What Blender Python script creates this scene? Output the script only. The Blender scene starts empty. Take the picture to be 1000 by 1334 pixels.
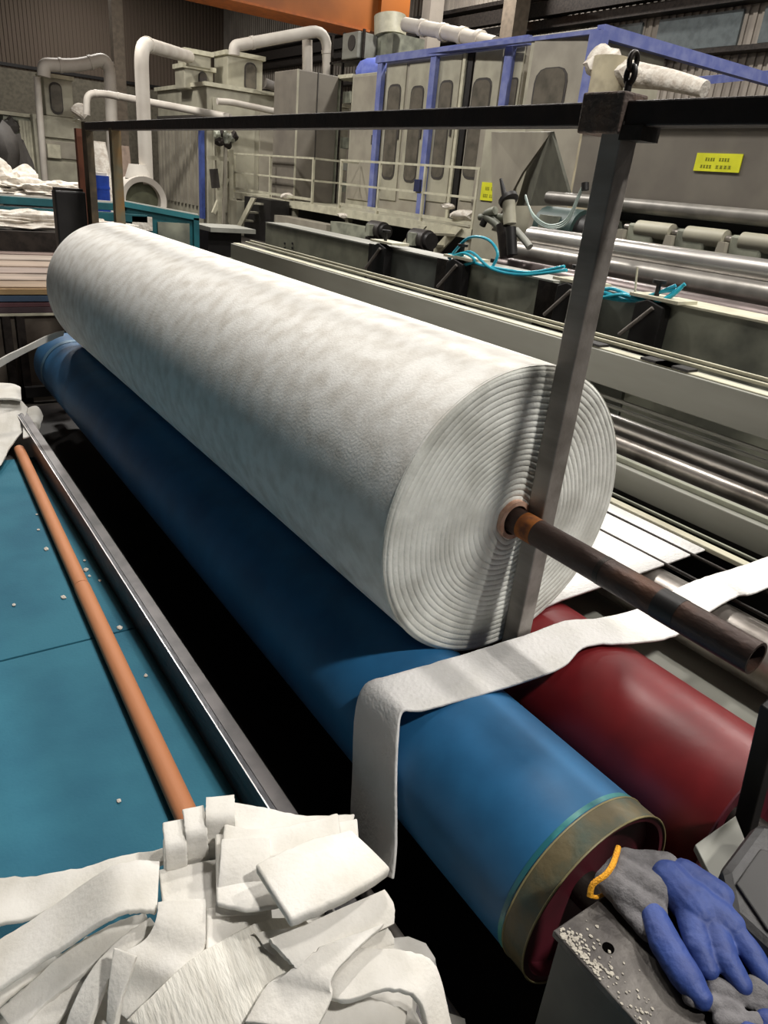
import bpy, bmesh, math, random
from mathutils import Vector, Matrix, noise
random.seed(7)
S = bpy.context.scene
C = S.collection
# ------------------------------------------------------------------ camera
F = 944.9
RM = ((0.82630079, -0.16321201, 0.53906293), (-0.55610997, -0.38811032, 0.73492318), (0.0892676, -0.90704588, -0.41145969))
CAM = Vector((0, 0, 1.6))
cd = bpy.data.cameras.new('camera'); cam = bpy.data.objects.new('camera', cd); C.objects.link(cam)
cd.sensor_fit = 'VERTICAL'; cd.sensor_height = 24; cd.lens = F / 1334 * 24
cd.clip_start = 0.02; cd.clip_end = 200
M = Matrix([[RM[i][0], -RM[i][1], -RM[i][2]] for i in range(3)]).to_4x4()
q = M.to_quaternion(); cam.rotation_mode = 'QUATERNION'; cam.rotation_quaternion = q; cam.location = CAM
S.camera = cam
# ------------------------------------------------------------------ world, lamps, exposure
w = bpy.data.worlds.new('hall_air'); S.world = w; w.use_nodes = True
w.node_tree.nodes['Background'].inputs[0].default_value = (0.92, 0.95, 0.98, 1)
w.node_tree.nodes['Background'].inputs[1].default_value = 0.06
def lamp(name, loc, energy, size, col=(1.0, 0.96, 0.90)):
    l = bpy.data.lights.new(name, 'AREA'); l.shape = 'DISK'; l.size = size; l.energy = energy; l.color = col
    o = bpy.data.objects.new(name, l); o.location = loc; C.objects.link(o); return o
lamp('high_bay_or_fill_lamp', (2.0, -3.0, 7.4), 440, 0.5)
lamp('high_bay_or_fill_lamp', (6.0, 0.5, 7.6), 340, 0.8)
lamp('high_bay_or_fill_lamp', (3.2, 5.0, 7.6), 300, 0.8)
lamp('high_bay_or_fill_lamp', (2.8, 11.0, 8.5), 560, 0.8)
lamp('high_bay_or_fill_lamp', (4.0, 20.0, 8.5), 560, 0.8)
lamp('high_bay_or_fill_lamp', (13.0, 13.0, 9.5), 700, 0.8)
lamp('high_bay_or_fill_lamp', (13.0, 4.0, 9.5), 700, 0.8)
lamp('high_bay_or_fill_lamp', (16.5, 22.0, 10.5), 900, 0.8)  # unseen fill lamp, added to brighten the right wall
lamp('high_bay_or_fill_lamp', (8.0, 32.0, 10.0), 900, 0.8)
lamp('high_bay_or_fill_lamp', (11.0, 42.0, 10.7), 500, 0.8)  # unseen fill lamp, added to brighten the far wall
lamp('high_bay_or_fill_lamp', (1.5, 17.0, 9.5), 420, 0.8)
S.view_settings.view_transform = 'Standard'; S.view_settings.look = 'None'
S.view_settings.gamma = 1; S.view_settings.exposure = 0.18
try: S.view_settings.use_curve_mapping = False
except Exception: pass

def ray(px, py):
    c = ((px - 500) / F, (py - 667) / F, 1.0)
    return Vector([RM[i][0]*c[0] + RM[i][1]*c[1] + RM[i][2]*c[2] for i in range(3)])
def at(px, py, ax, v):
    d = ray(px, py); return CAM + d * ((v - CAM[ax]) / d[ax])

# ------------------------------------------------------------------ materials
def lin(c): return tuple((x/12.92 if x <= .04045 else ((x+.055)/1.055)**2.4) for x in [k/255 for k in c])
def mat(name, col, rough=.6, metal=0.0, col2=None, scale=6, detail=4, bump=0.0, bscale=60, stretch=(1,1,1), lo=.4, hi=.65, spec=.5):
    m = bpy.data.materials.new(name); m.use_nodes = True; nt = m.node_tree; N = nt.nodes; L = nt.links
    b = N['Principled BSDF']; b.inputs['Roughness'].default_value = rough; b.inputs['Metallic'].default_value = metal
    b.inputs['Specular IOR Level'].default_value = spec
    c = lin(col) + (1,)
    tc = N.new('ShaderNodeTexCoord'); mp = N.new('ShaderNodeMapping'); mp.inputs['Scale'].default_value = stretch
    L.new(tc.outputs['Object'], mp.inputs[0])
    if col2 is None: col2 = tuple(int(k*.86) for k in col)
    n = N.new('ShaderNodeTexNoise'); n.inputs['Scale'].default_value = scale; n.inputs['Detail'].default_value = detail
    L.new(mp.outputs[0], n.inputs['Vector'])
    r = N.new('ShaderNodeValToRGB'); r.color_ramp.elements[0].position = lo; r.color_ramp.elements[1].position = hi
    r.color_ramp.elements[0].color = c; r.color_ramp.elements[1].color = lin(col2) + (1,)
    L.new(n.outputs['Fac'], r.inputs[0]); L.new(r.outputs[0], b.inputs['Base Color'])
    if bump:
        n2 = N.new('ShaderNodeTexNoise'); n2.inputs['Scale'].default_value = bscale; n2.inputs['Detail'].default_value = 5
        L.new(mp.outputs[0], n2.inputs['Vector'])
        bp = N.new('ShaderNodeBump'); bp.inputs['Strength'].default_value = bump; bp.inputs['Distance'].default_value = .01
        L.new(n2.outputs['Fac'], bp.inputs['Height']); L.new(bp.outputs[0], b.inputs['Normal'])
    return m
FELT = mat('white_felt', (224,222,220), .95, 0, (205,203,196), 5, 8, .35, 90, lo=.45, hi=.75, spec=.1)
WAD = mat('roll_wadding', (242,240,235), .95, 0, (208,202,192), 17, 12, .15, 160, lo=.40, hi=.80, spec=.1)
LAYER = mat('wound_layers', (236,237,230), .95, 0, (200,200,192), 9, 5, .2, 150, spec=.1)
SCRAP = mat('scrap_felt', (226,223,217), .95, 0, (208,204,195), 8, 8, .16, 120, spec=.1)
CREASE = mat('creased_felt', (232,229,220), .95, 0, (214,210,200), 14, 6, .35, 40, (5,1,1), spec=.1)
BLUE = mat('blue_rubber', (40,106,154), .55, 0, (32,92,136), 7, 5, .05, 40)
RED = mat('red_rubber', (112,24,28), .4, 0, (92,20,24), 6, 5, .04, 40)
MAROON = mat('maroon_plate', (92,30,42), .5, 0, (70,26,34), 9)
TAPE = mat('worn_tape', (104,94,68), .55, 0, (66,84,76), 14, 7, .2, 60)
GREENTAPE = mat('green_tape', (44,108,118), .35, 0, (90,170,160), 12)
STEEL = mat('brushed_steel', (150,144,138), .45, .35, (116,110,104), 12, 6, .1, 90, (1,.15,1))
DSTEEL = mat('dark_steel', (52,46,42), .5, .55, (32,28,26), 14, 6, .15, 60)
CHROME = mat('chrome', (196,192,188), .3, .8, (180,176,172), 4)
SHINY = mat('worn_chrome', (160,154,148), .36, .7, (112,106,100), 8)
RUST = mat('rusty_pipe', (60,46,41), .5, .45, (88,58,42), 12, 8, .3, 60, (1,.6,1), lo=.5, hi=.75)
RUSTP = mat('rust_plate', (86,74,68), .8, .2, (104,84,72), 26, 8, .6, 70)
CARD = mat('cardboard_tube', (204,136,92), .7, 0, (186,120,80), 3, 4, .1, 50, (1,.1,1))
CORE = mat('core_cardboard', (206,168,146), .8, 0, (160,112,86), 30)
TEAL = mat('teal_board', (50,112,132), .8, 0, (40,98,120), 3.5, 7, .15, 120, spec=.3)
TEALM = mat('teal_paint', (24,92,100), .5, 0, (20,76,84), 8)
BEIGE = mat('beige_machine_paint', (168,164,146), .5, 0, (148,144,128), 2.5)
BEIGE2 = mat('beige_panel_paint', (156,150,136), .5, 0, (138,132,120), 2)
CREAM = mat('cream_paint', (196,192,170), .5, 0, (172,168,148), 5)
GREYG = mat('green_grey_paint', (148,150,134), .5, 0, (98,100,90), 3)
HOODM = mat('hood_paint', (116,110,100), .6, 0, (102,96,88), 2)
GREYP = mat('beam_grey_paint', (142,142,134), .5, 0, (122,122,114), 4, 4, 0, 60, (1,.2,1))
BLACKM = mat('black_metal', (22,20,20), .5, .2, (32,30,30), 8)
BLUEF = mat('blue_frame_paint', (92,102,160), .7, 0, (116,124,172), 5)
DUCT = mat('white_duct', (198,192,182), .6, 0, (182,174,164), 1.5)
GLASS = mat('dark_window', (104,98,88), .2, 0, (84,80,72), 4)
GASK = mat('rubber_gasket', (62,58,54), .7)
YEL = mat('yellow_notice', (222,222,40), .6, 0, (206,206,34), 5)
INK = mat('notice_ink', (110,112,30), .7)
FLOORM = mat('hall_floor', (66,60,54), .6, 0, (48,44,40), 1.5, 6)
PIT = mat('dark_floor', (30,26,26), .6, 0, (42,36,34), 5)  # near-black brown for the low parts under the machine
WALLM = mat('corrugated_wall', (100,87,76), .8, 0, (98,86,74), 1)
WALLR = mat('right_wall_cladding', (150,142,132), .8, 0, (132,124,116), 1)
CEIL = mat('ceiling_panel', (100,90,80), .9)
ORANGE = mat('orange_crane_paint', (150,84,26), .5, 0, (134,74,22), 1)
CYAN = mat('cyan_hose', (40,160,180), .35, 0, (30,140,165), 8)
CLEAR = mat('clear_hose', (180,196,190), .3)
GLOVEB = mat('blue_glove_coating', (44,68,134), .6, 0, (36,56,116), 22, 5, .12, 160)
KNIT = mat('grey_knit', (112,110,112), .9, 0, (94,92,94), 60, 4, .25, 300)
HEM = mat('yellow_hem', (232,164,32), .8, 0, (214,146,26), 60, 3, .5, 300)
WOOD = mat('pale_wood', (168,140,100), .7, 0, (160,126,86), 5, 5, .1, 60, (.3,4,4))
BROWNF = mat('brown_grey_sheets', (150,134,120), .85, 0, (176,164,152), 3, 6, .2, 30, (.4,3,3))
BLUEST = mat('blue_sheet', (66,86,110), .7)
MAR2 = mat('maroon_sheet', (92,58,62), .7)
FLUFF = mat('waste_fluff', (222,216,206), 1, 0, (192,182,170), 12, 6, 1.0, 30, spec=.1)
BARREL = mat('blue_barrel', (26,64,160), .4)
STANDM = mat('stand_top_steel', (60,56,54), .5, .5, (92,88,84), 12, 8, .3, 40)
DUST = mat('plaster_dust', (176,170,158), .95, 0, (150,144,134), 40, 6, .6, 90)
SIDEM = mat('stand_side_paint', (92,88,80), .6, .1, (74,70,64), 8)
BOXD = mat('dark_plastic', (30,29,31), .5, 0, (50,48,50), 10, 5, .2, 60)
COL = mat('column_paint', (116,104,90), .7)
REDC = mat('red_brown_post', (128,78,56), .7, .2, (104,60,44), 10)

# ------------------------------------------------------------------ mesh helpers
class MB:
    def __init__(s): s.v = []; s.f = []
    def add(s, vs, fs):
        k = len(s.v); s.v += [tuple(v) for v in vs]; s.f += [tuple(i + k for i in f) for f in fs]; return s
    def box(s, x0, x1, y0, y1, z0, z1):
        if x0 > x1: x0, x1 = x1, x0
        if y0 > y1: y0, y1 = y1, y0
        if z0 > z1: z0, z1 = z1, z0
        return s.add([(x,y,z) for x in (x0,x1) for y in (y0,y1) for z in (z0,z1)],
            [(0,1,3,2),(4,6,7,5),(0,4,5,1),(2,3,7,6),(0,2,6,4),(1,5,7,3)])
    def bar(s, a, b, w, h=None, up=(0,0,1)):          # rectangular bar between two points
        h = h or w; a = Vector(a); b = Vector(b); d = (b-a).normalized(); u = Vector(up)
        if abs(d.dot(u)) > .98: u = Vector((0,1,0))
        sx = d.cross(u).normalized(); sz = sx.cross(d)
        vs = [p + sx*i*w/2 + sz*j*h/2 for p in (a,b) for i in (-1,1) for j in (-1,1)]
        return s.add(vs, [(0,1,3,2),(4,6,7,5),(0,4,5,1),(2,3,7,6),(0,2,6,4),(1,5,7,3)])
    def tube(s, pts, r, n=14, caps=True, r2=None):
        pts = [Vector(p) for p in pts]; m = len(pts); prev = None; vs = []
        for i, p in enumerate(pts):
            d = (pts[min(i+1,m-1)] - pts[max(i-1,0)]).normalized()
            u = prev if prev is not None else (Vector((0,0,1)) if abs(d.z) < .9 else Vector((0,1,0)))
            a = d.cross(u).normalized(); u = a.cross(d).normalized(); prev = u
            rr = r if r2 is None else r + (r2-r)*i/(m-1)
            vs += [p + (a*math.cos(t) + u*math.sin(t))*rr for t in [2*math.pi*k/n for k in range(n)]]
        fs = [(i*n+k, i*n+(k+1)%n, (i+1)*n+(k+1)%n, (i+1)*n+k) for i in range(m-1) for k in range(n)]
        if caps: fs += [tuple(range(n))[::-1], tuple(range((m-1)*n, m*n))]
        return s.add(vs, fs)
    def cyl(s, a, b, r, n=24, r2=None): return s.tube([a,b], r, n, True, r2)
    def prism(s, pts, ax, lo, hi):                     # outline extruded along an axis
        n = len(pts)
        def mk(p, t): l = list(p); l.insert(ax, t); return tuple(l)
        vs = [mk(p, lo) for p in pts] + [mk(p, hi) for p in pts]
        return s.add(vs, [tuple(range(n))[::-1], tuple(range(n,2*n))] + [(i,(i+1)%n,n+(i+1)%n,n+i) for i in range(n)])
    def blob(s, c, r, sq=(1,1,1), nz=.25, sub=3, seed=0):
        bm = bmesh.new(); bmesh.ops.create_icosphere(bm, subdivisions=sub, radius=1)
        for v in bm.verts:
            k = 1 + nz*noise.noise(v.co*2.2 + Vector((seed*3.1,seed,0))) + nz*.5*noise.noise(v.co*6+Vector((seed,0,0)))
            v.co = Vector((v.co.x*sq[0], v.co.y*sq[1], v.co.z*sq[2]))*r*k
        vs = [v.co + Vector(c) for v in bm.verts]; fs = [[v.index for v in f.verts] for f in bm.faces]; bm.free()
        return s.add(vs, fs)
    def build(s, name, m, parent=None, smooth=False, bevel=0):
        me = bpy.data.meshes.new(name); 
        off = Vector((0,0,0))
        if parent is None:
            xs = [v[0] for v in s.v]; ys = [v[1] for v in s.v]; zs = [v[2] for v in s.v]
            off = Vector(((min(xs)+max(xs))/2, (min(ys)+max(ys))/2, min(zs)))
        else: off = parent.matrix_basis.translation if parent.parent is None else Vector((0,0,0))
        if parent is not None and parent.parent is not None: off = parent.parent.location + parent.location
        me.from_pydata([tuple(Vector(v)-off) for v in s.v], [], s.f)
        bm = bmesh.new(); bm.from_mesh(me); bmesh.ops.recalc_face_normals(bm, faces=bm.faces); bm.to_mesh(me); bm.free()
        me.materials.append(m)
        o = bpy.data.objects.new(name, me); C.objects.link(o)
        if parent is None: o.location = off
        else: o.parent = parent
        if smooth: smoothen(me)
        if bevel:
            md = o.modifiers.new('bevel', 'BEVEL'); md.width = bevel; md.segments = 2; md.limit_method = 'ANGLE'
        return o
def smoothen(me, ang=40):
    for p in me.polygons: p.use_smooth = True
    try: me.set_sharp_from_angle(angle=math.radians(ang))
    except Exception: pass
def thing(name, label, cat, loc=(0,0,0), group=None):
    o = bpy.data.objects.new(name, None); o.empty_display_size = .1; C.objects.link(o); o.location = loc
    o['label'] = label; o['category'] = cat
    if group: o['group'] = group
    return o
def tag(o, label, cat, group=None, kind=None):
    if label: o['label'] = label
    if cat: o['category'] = cat
    if group: o['group'] = group
    if kind: o['kind'] = kind
    return o
def struct(name, mb, m, parent=None):
    o = mb.build(name, m, parent)
    if parent is None: o['kind'] = 'structure'
    return o
def yx(px, py, X): return at(px, py, 0, X)[1]
def zx(px, py, X): return at(px, py, 0, X)[2]
def xy(px, py, Y): return at(px, py, 1, Y)[0]
def zy(px, py, Y): return at(px, py, 1, Y)[2]
def arc(pts, k=6):                                     # catmull-rom through points
    P = [Vector(p) for p in pts]; out = []
    for i in range(len(P)-1):
        a = P[max(i-1,0)]; b = P[i]; c = P[i+1]; d = P[min(i+2,len(P)-1)]
        for j in range(k):
            t = j/k; out.append(.5*((2*b)+(c-a)*t+(2*a-5*b+4*c-d)*t*t+(3*b-a-3*c+d)*t**3))
    out.append(P[-1]); return out
def elbow(pts, r=.25, k=5):                            # polyline with rounded corners
    P = [Vector(p) for p in pts]; out = [P[0]]
    for i in range(1, len(P)-1):
        a = (P[i-1]-P[i]).normalized(); b = (P[i+1]-P[i]).normalized()
        rr = min(r, (P[i-1]-P[i]).length*.45, (P[i+1]-P[i]).length*.45)
        s0 = P[i]+a*rr; s1 = P[i]+b*rr
        for j in range(k+1):
            t = j/k; out.append(s0*(1-t)**2 + P[i]*2*t*(1-t) + s1*t*t)
    out.append(P[-1]); return out

# ================================================================== SETTING
struct('floor', MB().box(-14, 20, -8, 50, -.1, 0), FLOORM)
struct('ceiling', MB().box(-14, 20, -8, 50, 11, 11.1), CEIL)
wf = struct('wall_far', MB().box(-14, 20, 48, 48.2, 0, 11), WALLM)
mb = MB()
for i in range(110): mb.box(-2+i*.2, -1.9+i*.2, 47.95, 48.0, 0, 11)
tag(mb.build('corrugation', WALLM, wf), None, None)
MB().box(-14, 20, 47.85, 47.95, 5.4, 5.55).build('wall_rail', BLACKM, wf)
mb = MB(); mb.box(-2, 20, 47.9, 47.96, 0, 5.3); mb.build('lower_panel', mat('lower_wall_panel', (116,110,96), .8), wf)
wr = struct('wall_right', MB().box(20, 20.2, -8, 48, 0, 11), WALLR)
mb = MB()
for i in range(180): mb.box(19.94, 20, 2+i*.25, 2.12+i*.25, 0, 11)
mb.build('corrugation', WALLR, wr)
for k, (z0, z1) in enumerate([(6.6, 6.85), (7.5, 7.62), (5.5, 5.62)]):
    MB().box(19.5, 19.95, 2, 46, z0, z1).build('wall_girt', DSTEEL, wr)
for i in range(9):
    MB().box(19.85, 19.93, 4+i*3.2, 6.6+i*3.2, 5.7, 6.5).build('window_pane', mat('high_window', (96,104,106), .3), wr)
mb = MB(); mb.box(19.3, 19.6, 2, 46, 6.9, 7.3); tag(mb.build('crane_rail_beam', DSTEEL), 'dark steel crane runway beam high along the right wall', 'beam')
# column
c = at(155, 100, 1, 40)
tag(MB().box(c.x-.25, c.x+.25, 39.75, 40.25, 0, 11).build('steel_column', COL), 'slim tan steel column behind the left ducts', 'column')
for px, wd in [(560, .5), (668, .6)]:
    p = at(px, 20, 0, 18.6)
    tag(MB().box(18.4, 19.0, p.y-wd/2, p.y+wd/2, 0, 11).build('steel_column', WALLR if px < 600 else COL),
        'pale column at the right wall behind the white filter drum' if px < 600 else 'brown column at the right wall above the grey carding doors', 'column')
# crane girder
cr = thing('overhead_crane', 'orange overhead crane girder at the top of the picture', 'crane', (10, 24, 6))
a = at(480, 45, 1, 24); 
MB().box(2, a.x, 23.4, 24.6, a.z, a.z+1.6).build('girder', ORANGE, cr)
MB().box(a.x-.1, a.x+1.0, 23.2, 24.8, a.z+.15, a.z+1.9).build('end_carriage', ORANGE, cr)
MB().box(2, a.x-.4, 23.3, 24.7, a.z-.06, a.z).build('bottom_flange', mat('crane_flange', (166,88,28), .6), cr)

# ================================================================== WINDER (roll, drums, frame)
RX, RZ, RR, RY0, RY1 = 1.172, .908, .364, 1.085, 4.45
roll = thing('fabric_roll', 'huge white nonwoven wadding roll lying across the blue and red drums', 'fabric roll', (RX, (RY0+RY1)/2, RZ-RR))
# outer skin
mb = MB(); n = 96; st = 80; vs = []; fs = []
for i in range(st+1):
    y = RY0+.006 + (RY1-RY0-.006)*i/st
    e = max(0, (y-(RY1-.07))/.07); dr = -.05*(1-math.sqrt(max(0,1-e*e)))
    for k in range(n):
        t = 2*math.pi*k/n; r = RR + dr + .0007*noise.noise(Vector((math.cos(t)*2, y*1.6, math.sin(t)*2))) 
        vs.append((RX+r*math.cos(t), y, RZ+r*math.sin(t)))
fs = [(i*n+k, i*n+(k+1)%n, (i+1)*n+(k+1)%n, (i+1)*n+k) for i in range(st) for k in range(n)]
fs.append(tuple(range(st*n, st*n+n)))
mb.add(vs, fs).build('outer_wrap', WAD, roll, True)
# wound end: one spiral sheet, raised rounded layers
mb = MB(); nr = 300; na = 192; PT = .0140; vs = []; fs = []
for j in range(nr+1):
    r = .046 + (RR+.001-.046)*j/nr
    for k in range(na):
        t = 2*math.pi*k/na
        wob = .0035*noise.noise(Vector((math.cos(t)*1.5, math.sin(t)*1.5, r*9))) * min(1, (RR-r)/.02)
        u = ((r + wob*2 - PT*t/(2*math.pi))/PT) % 1.0
        h = math.sqrt(max(0, 1-(2*u-1)**2))                # rounded layer edge
        h = h**.8
        big = .006*noise.noise(Vector((math.cos(t)*r*7, math.sin(t)*r*7, 3.3)))
        edge = max(0, (r-(RR-.012))/.012)
        rr = r*(1+.0)
        y = RY0 + .0036*(1-h) + big*.6 + .010*edge**2
        vs.append((RX+rr*math.cos(t), y, RZ+rr*math.sin(t)))
fs = [(j*na+k, j*na+(k+1)%na, (j+1)*na+(k+1)%na, (j+1)*na+k) for j in range(nr) for k in range(na)]
o = mb.add(vs, fs).build('wound_edge', LAYER, roll)
for p in o.data.polygons: p.use_smooth = True
o['label'] = 'spiral of wound layers on the near end'
mb = MB(); mb.tube([(RX, RY0-.012, RZ), (RX, RY0+.3, RZ)], .048, 32, False); mb.tube([(RX, RY0-.012, RZ), (RX, RY0+.3, RZ)], .037, 32, False)
n0 = 32; mb.f += [(k, (k+1)%n0, 64+(k+1)%n0, 64+k) for k in range(n0)]
o = mb.build('cardboard_core', CORE, roll, True); o['label'] = 'brown cardboard core tube'
# mandrel pipe
pipe = thing('winding_pipe', 'rusty brown steel pipe sticking out of the roll core', 'pipe', (RX, .5, RZ-.034))
mb = MB(); n = 32
for (r) in (.0315, .026): mb.tube([(RX, .468, RZ), (RX, 4.95, RZ)], r, n, False)
mb.f += [(k, (k+1)%n, 2*n+(k+1)%n, 2*n+k) for k in range(n)] + [(n+k, n+(k+1)%n, 3*n+(k+1)%n, 3*n+k) for k in range(n)]
mb.build('pipe_body', RUST, pipe, True)
for y, l, m in [(1.0, .045, mat('orange_rust_band', (150,88,30), .7, .2, (90,50,30), 30)), (.62, .05, BLACKM), (.80, .012, DSTEEL)]:
    MB().tube([(RX, y, RZ), (RX, y+l, RZ)], .0321, n, True).build('worn_band', m, pipe, True)
# drums
def drum(name, label, x, y0, y1, m, plate):
    D = thing(name, label, 'roller', (x, y0, .402-.19))
    r = .19
    mb = MB().tube([(x, y0+.004 + (y1-y0-.004)*i/6, .402) for i in range(7)], r, 96, False); mb.build('rubber_sleeve', m, D, True)
    # recessed end disc and rim ring
    n = 96; vs = []; prof = [(r, 0.004), (r+.001, 0), (r-.012, 0), (r-.014, .03), (.05, .034), (.0001, .034)]
    for rr, dy in prof: vs += [(x+rr*math.cos(2*math.pi*k/n), y0+dy, .402+rr*math.sin(2*math.pi*k/n)) for k in range(n)]
    MB().add(vs, [(j*n+k, j*n+(k+1)%n, (j+1)*n+(k+1)%n, (j+1)*n+k) for j in range(len(prof)-1) for k in range(n)]).build('end_disc', plate, D, True)
    MB().cyl((x, y1, .402), (x, y1+.02, .402), r-.01, 48).build('end_disc', plate, D, True)
    MB().cyl((x, y0-.16, .402), (x, y0+.05, .402), .035, 28).build('shaft', DSTEEL, D, True)
    MB().cyl((x, y1, .402), (x, y1+.25, .402), .035, 28).build('shaft', DSTEEL, D, True)
    return D
blue = drum('blue_roller', 'large blue rubber winding roller under the white roll', .956, .502, 4.78, BLUE, MAROON)
MB().tube([(.956, .5, .402), (.956, .555, .402)], .1915, 96, False).build('edge_band', TAPE, blue, True)['label'] = 'brown tape band at the near end'
MB().tube([(.956, .557, .402), (.956, .567, .402)], .1908, 96, False).build('edge_band', GREENTAPE, blue, True)['label'] = 'thin green tape stripe'
for y in (.5, .553): MB().tube([(.956+.1915*math.cos(t), y, .402+.1915*math.sin(t)) for t in [2*math.pi*k/64 for k in range(65)]], .002, 6).build('band_edge', mat('pale_wire', (150,140,100), .5), blue, True)
for y in (4.52,): MB().tube([(.956, y, .402), (.956, y+.05, .402)], .1925, 96, False).build('edge_band', mat('pale_blue_band', (96,140,170), .5), blue, True)
red = drum('red_roller', 'glossy red rubber winding roller beside the blue one', 1.388, .452, 4.78, RED, MAROON)
# frame: posts, top bar
fr = thing('winder_frame', 'dark steel guide frame standing around the white roll', 'frame', (1.23, 1.0, 0))
PX = 1.232; PY = .998
pa = at(711, 640, 0, PX); pb = at(804, 190, 0, PX); dd = (pb-pa)/(pb.z-pa.z)
MB().bar(pa+dd*(.25-pa.z), pa+dd*(1.745-pa.z), .047, .05).build('guide_post', STEEL, fr, bevel=.003)['label'] = 'bare steel post in front of the roll end'
mb = MB().bar((PX-.002, 4.98, 1.745), (PX, -.9, 1.762), .042, .042); mb.build('top_bar', mat('black_bar', (34,26,24), .55, .3, (46,34,30), 12, 6, .2, 40), fr, bevel=.003)
PY = at(797, 145, 0, PX).y
MB().box(PX-.034, PX+.034, PY-.052, PY+.05, 1.722, 1.792).build('clamp_plate', RUSTP, fr, bevel=.004)['label'] = 'rusty square sleeve where post meets top bar'
MB().box(PX-.026, PX+.026, PY-.10, PY-.05, 1.712, 1.737).build('bar_bracket', DSTEEL, fr)
for px, wd, m, lb in [(152, .05, mat('olive_post', (96,92,74), .6, .3, (120,90,50), 8), 'olive grey far post with rust near its foot'), (107, .05, REDC, 'reddish brown far post')]:
    y = yx(px, 220, PX)
    MB().box(PX-wd/2, PX+wd/2, y-wd/2, y+wd/2, .1, 1.735).build('guide_post', m, fr)['label'] = lb
y = yx(117, 220, PX)
MB().box(PX-.02, PX+.02, y-.05, y+.05, .1, 1.77).build('guide_post', mat('weathered_post', (70,62,50), .7, .3, (100,86,66), 12), fr)
MB().box(.78, 1.6, 5.3, 5.35, .05, .12).build('cross_tie', BLACKM, fr)
# black cover on far post
b0 = at(95, 300, 1, 5.3)
cov = thing('black_cover', 'black box hanging at the far post beyond the roll', 'cover', (1.13, 5.2, 1.0))
MB().box(1.03, 1.21, 5.06, 5.15, .95, 1.385).build('panel', BLACKM, cov, bevel=.01)
MB().box(1.035, 1.20, 5.08, 5.13, 1.385, 1.40).build('rim', DSTEEL, cov)
# eye bolt and hook
hk = thing('lifting_shackle', 'dark lifting shackle standing on the top bar', 'hook', (PX, PY, 1.79))
MB().tube([(PX+.02, PY-.01, 1.79), (PX+.02, PY-.01, 1.815)], .007, 12).build('stem', BLACKM, hk, True)
MB().tube([(PX+.02, PY-.01+.009*math.cos(t), 1.826+.014*math.sin(t)) for t in [2*math.pi*k/24 for k in range(25)]], .0058, 10).build('ring', BLACKM, hk, True)
MB().tube([(PX+.02+.010*math.cos(t), PY-.01, 1.848+.014*math.sin(t)) for t in [2*math.pi*k/24 for k in range(25)]], .0052, 10).build('ring', DSTEEL, hk, True)
# near dark upright at right
nr_ = thing('frame_upright', 'black upright bar before the end of the red roller', 'post', (1.17, .40, 0))
ua = at(1006, 930, 1, .405); ub = at(968, 1085, 1, .405); du = (ua-ub)/(ua.z-ub.z)
MB().bar(ub+du*(0-ub.z), ua+du*(.86-ua.z), .034, .03).build('bar', BLACKM, nr_, bevel=.003)
uf = ub+du*(0-ub.z)
MB().box(uf.x-.05, uf.x+.05, uf.y-.05, uf.y+.05, 0, .012).build('foot_plate', BLACKM, nr_)

# deck, side beam
pl = thing('deck', 'low teal boarded walkway at the left of the machine', 'platform', (0, 2, 0))
sy = 2.06
DX = .549
MB().box(-1.6, DX, sy+.004, 3.75, .17, .20).build('deck_board', TEAL, pl, bevel=.002)
MB().box(-1.6, DX, .2, sy-.004, .17, .20).build('deck_board', TEAL, pl, bevel=.002)
MB().box(-1.55, DX-.02, .22, 3.7, 0, .168).build('deck_frame', PIT, pl)
bm_ = thing('side_beam', 'long black steel channel edging the teal walkway', 'beam', (.56, 2, .2))
yN, yF = .35, 4.6
MB().add([(DX,yN,.0),(DX,yF,.0),(DX,yN,.316),(DX,yF,.316),(DX+.014,yN,.316),(DX+.014,yF,.316),(DX+.014,yN,.0),(DX+.014,yF,.0)],
 [(0,1,3,2),(2,3,5,4),(4,5,7,6),(0,2,4,6),(1,7,5,3)]).build('web', mat('scuffed_black_steel', (46,46,50), .4, .4, (66,66,70), 40, 7, .3, 60, (1,.3,1)), bm_)
MB().box(DX+.014, DX+.052, yN, yF, .306, .316).build('top_flange', mat('grey_flange', (82,78,78), .4, .5, (58,56,56), 10), bm_, bevel=.002)
MB().bar((DX+.001,yN,.316),(DX+.001,yF,.316), .003).build('bright_edge', mat('edge_highlight', (190,186,184), .3, .8), bm_)  # pale bar painted in as the highlight along the channel edge
# tube on the deck
tb = thing('cardboard_tube', 'long orange-brown cardboard tube lying on the teal walkway', 'tube', (.45, 2.3, .2))
tf = Vector((.500, 3.80, .227)); tn = Vector((.405, .95, .227)); tj = at(106, 765, 2, .227)
tdir = (tf-tn).normalized(); k = (tj-tn).dot(tdir); tj = tn+tdir*k
MB().tube([tn, tj-tdir*.003], .027, 32).build('tube_length', CARD, tb, True)
MB().tube([tj+tdir*.003, tf], .0255, 32).build('tube_length', CARD, tb, True)
MB().tube([tj-tdir*.006, tj+tdir*.006], .0235, 32).build('joint', BLACKM, tb, True)
# pit between beam and roller
tag(MB().box(.61, 1.9, .3, 5.2, 0, .02).build('dark_tray', PIT), 'dark tray on the floor beneath the rollers', 'tray')
rod = at(580, 1155, 0, .72); 
tag(MB().cyl((.70, .45, .16), (.70, 1.0, .16), .014, 16).build('tie_rod', SHINY, None, True), 'bright steel rod low beside the blue roller', 'rod')
tag(MB().box(.64, .74, .45, .5, .02, .16).build('rod_bracket', DSTEEL), 'dark bracket under the low steel rod', 'bracket')

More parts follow.
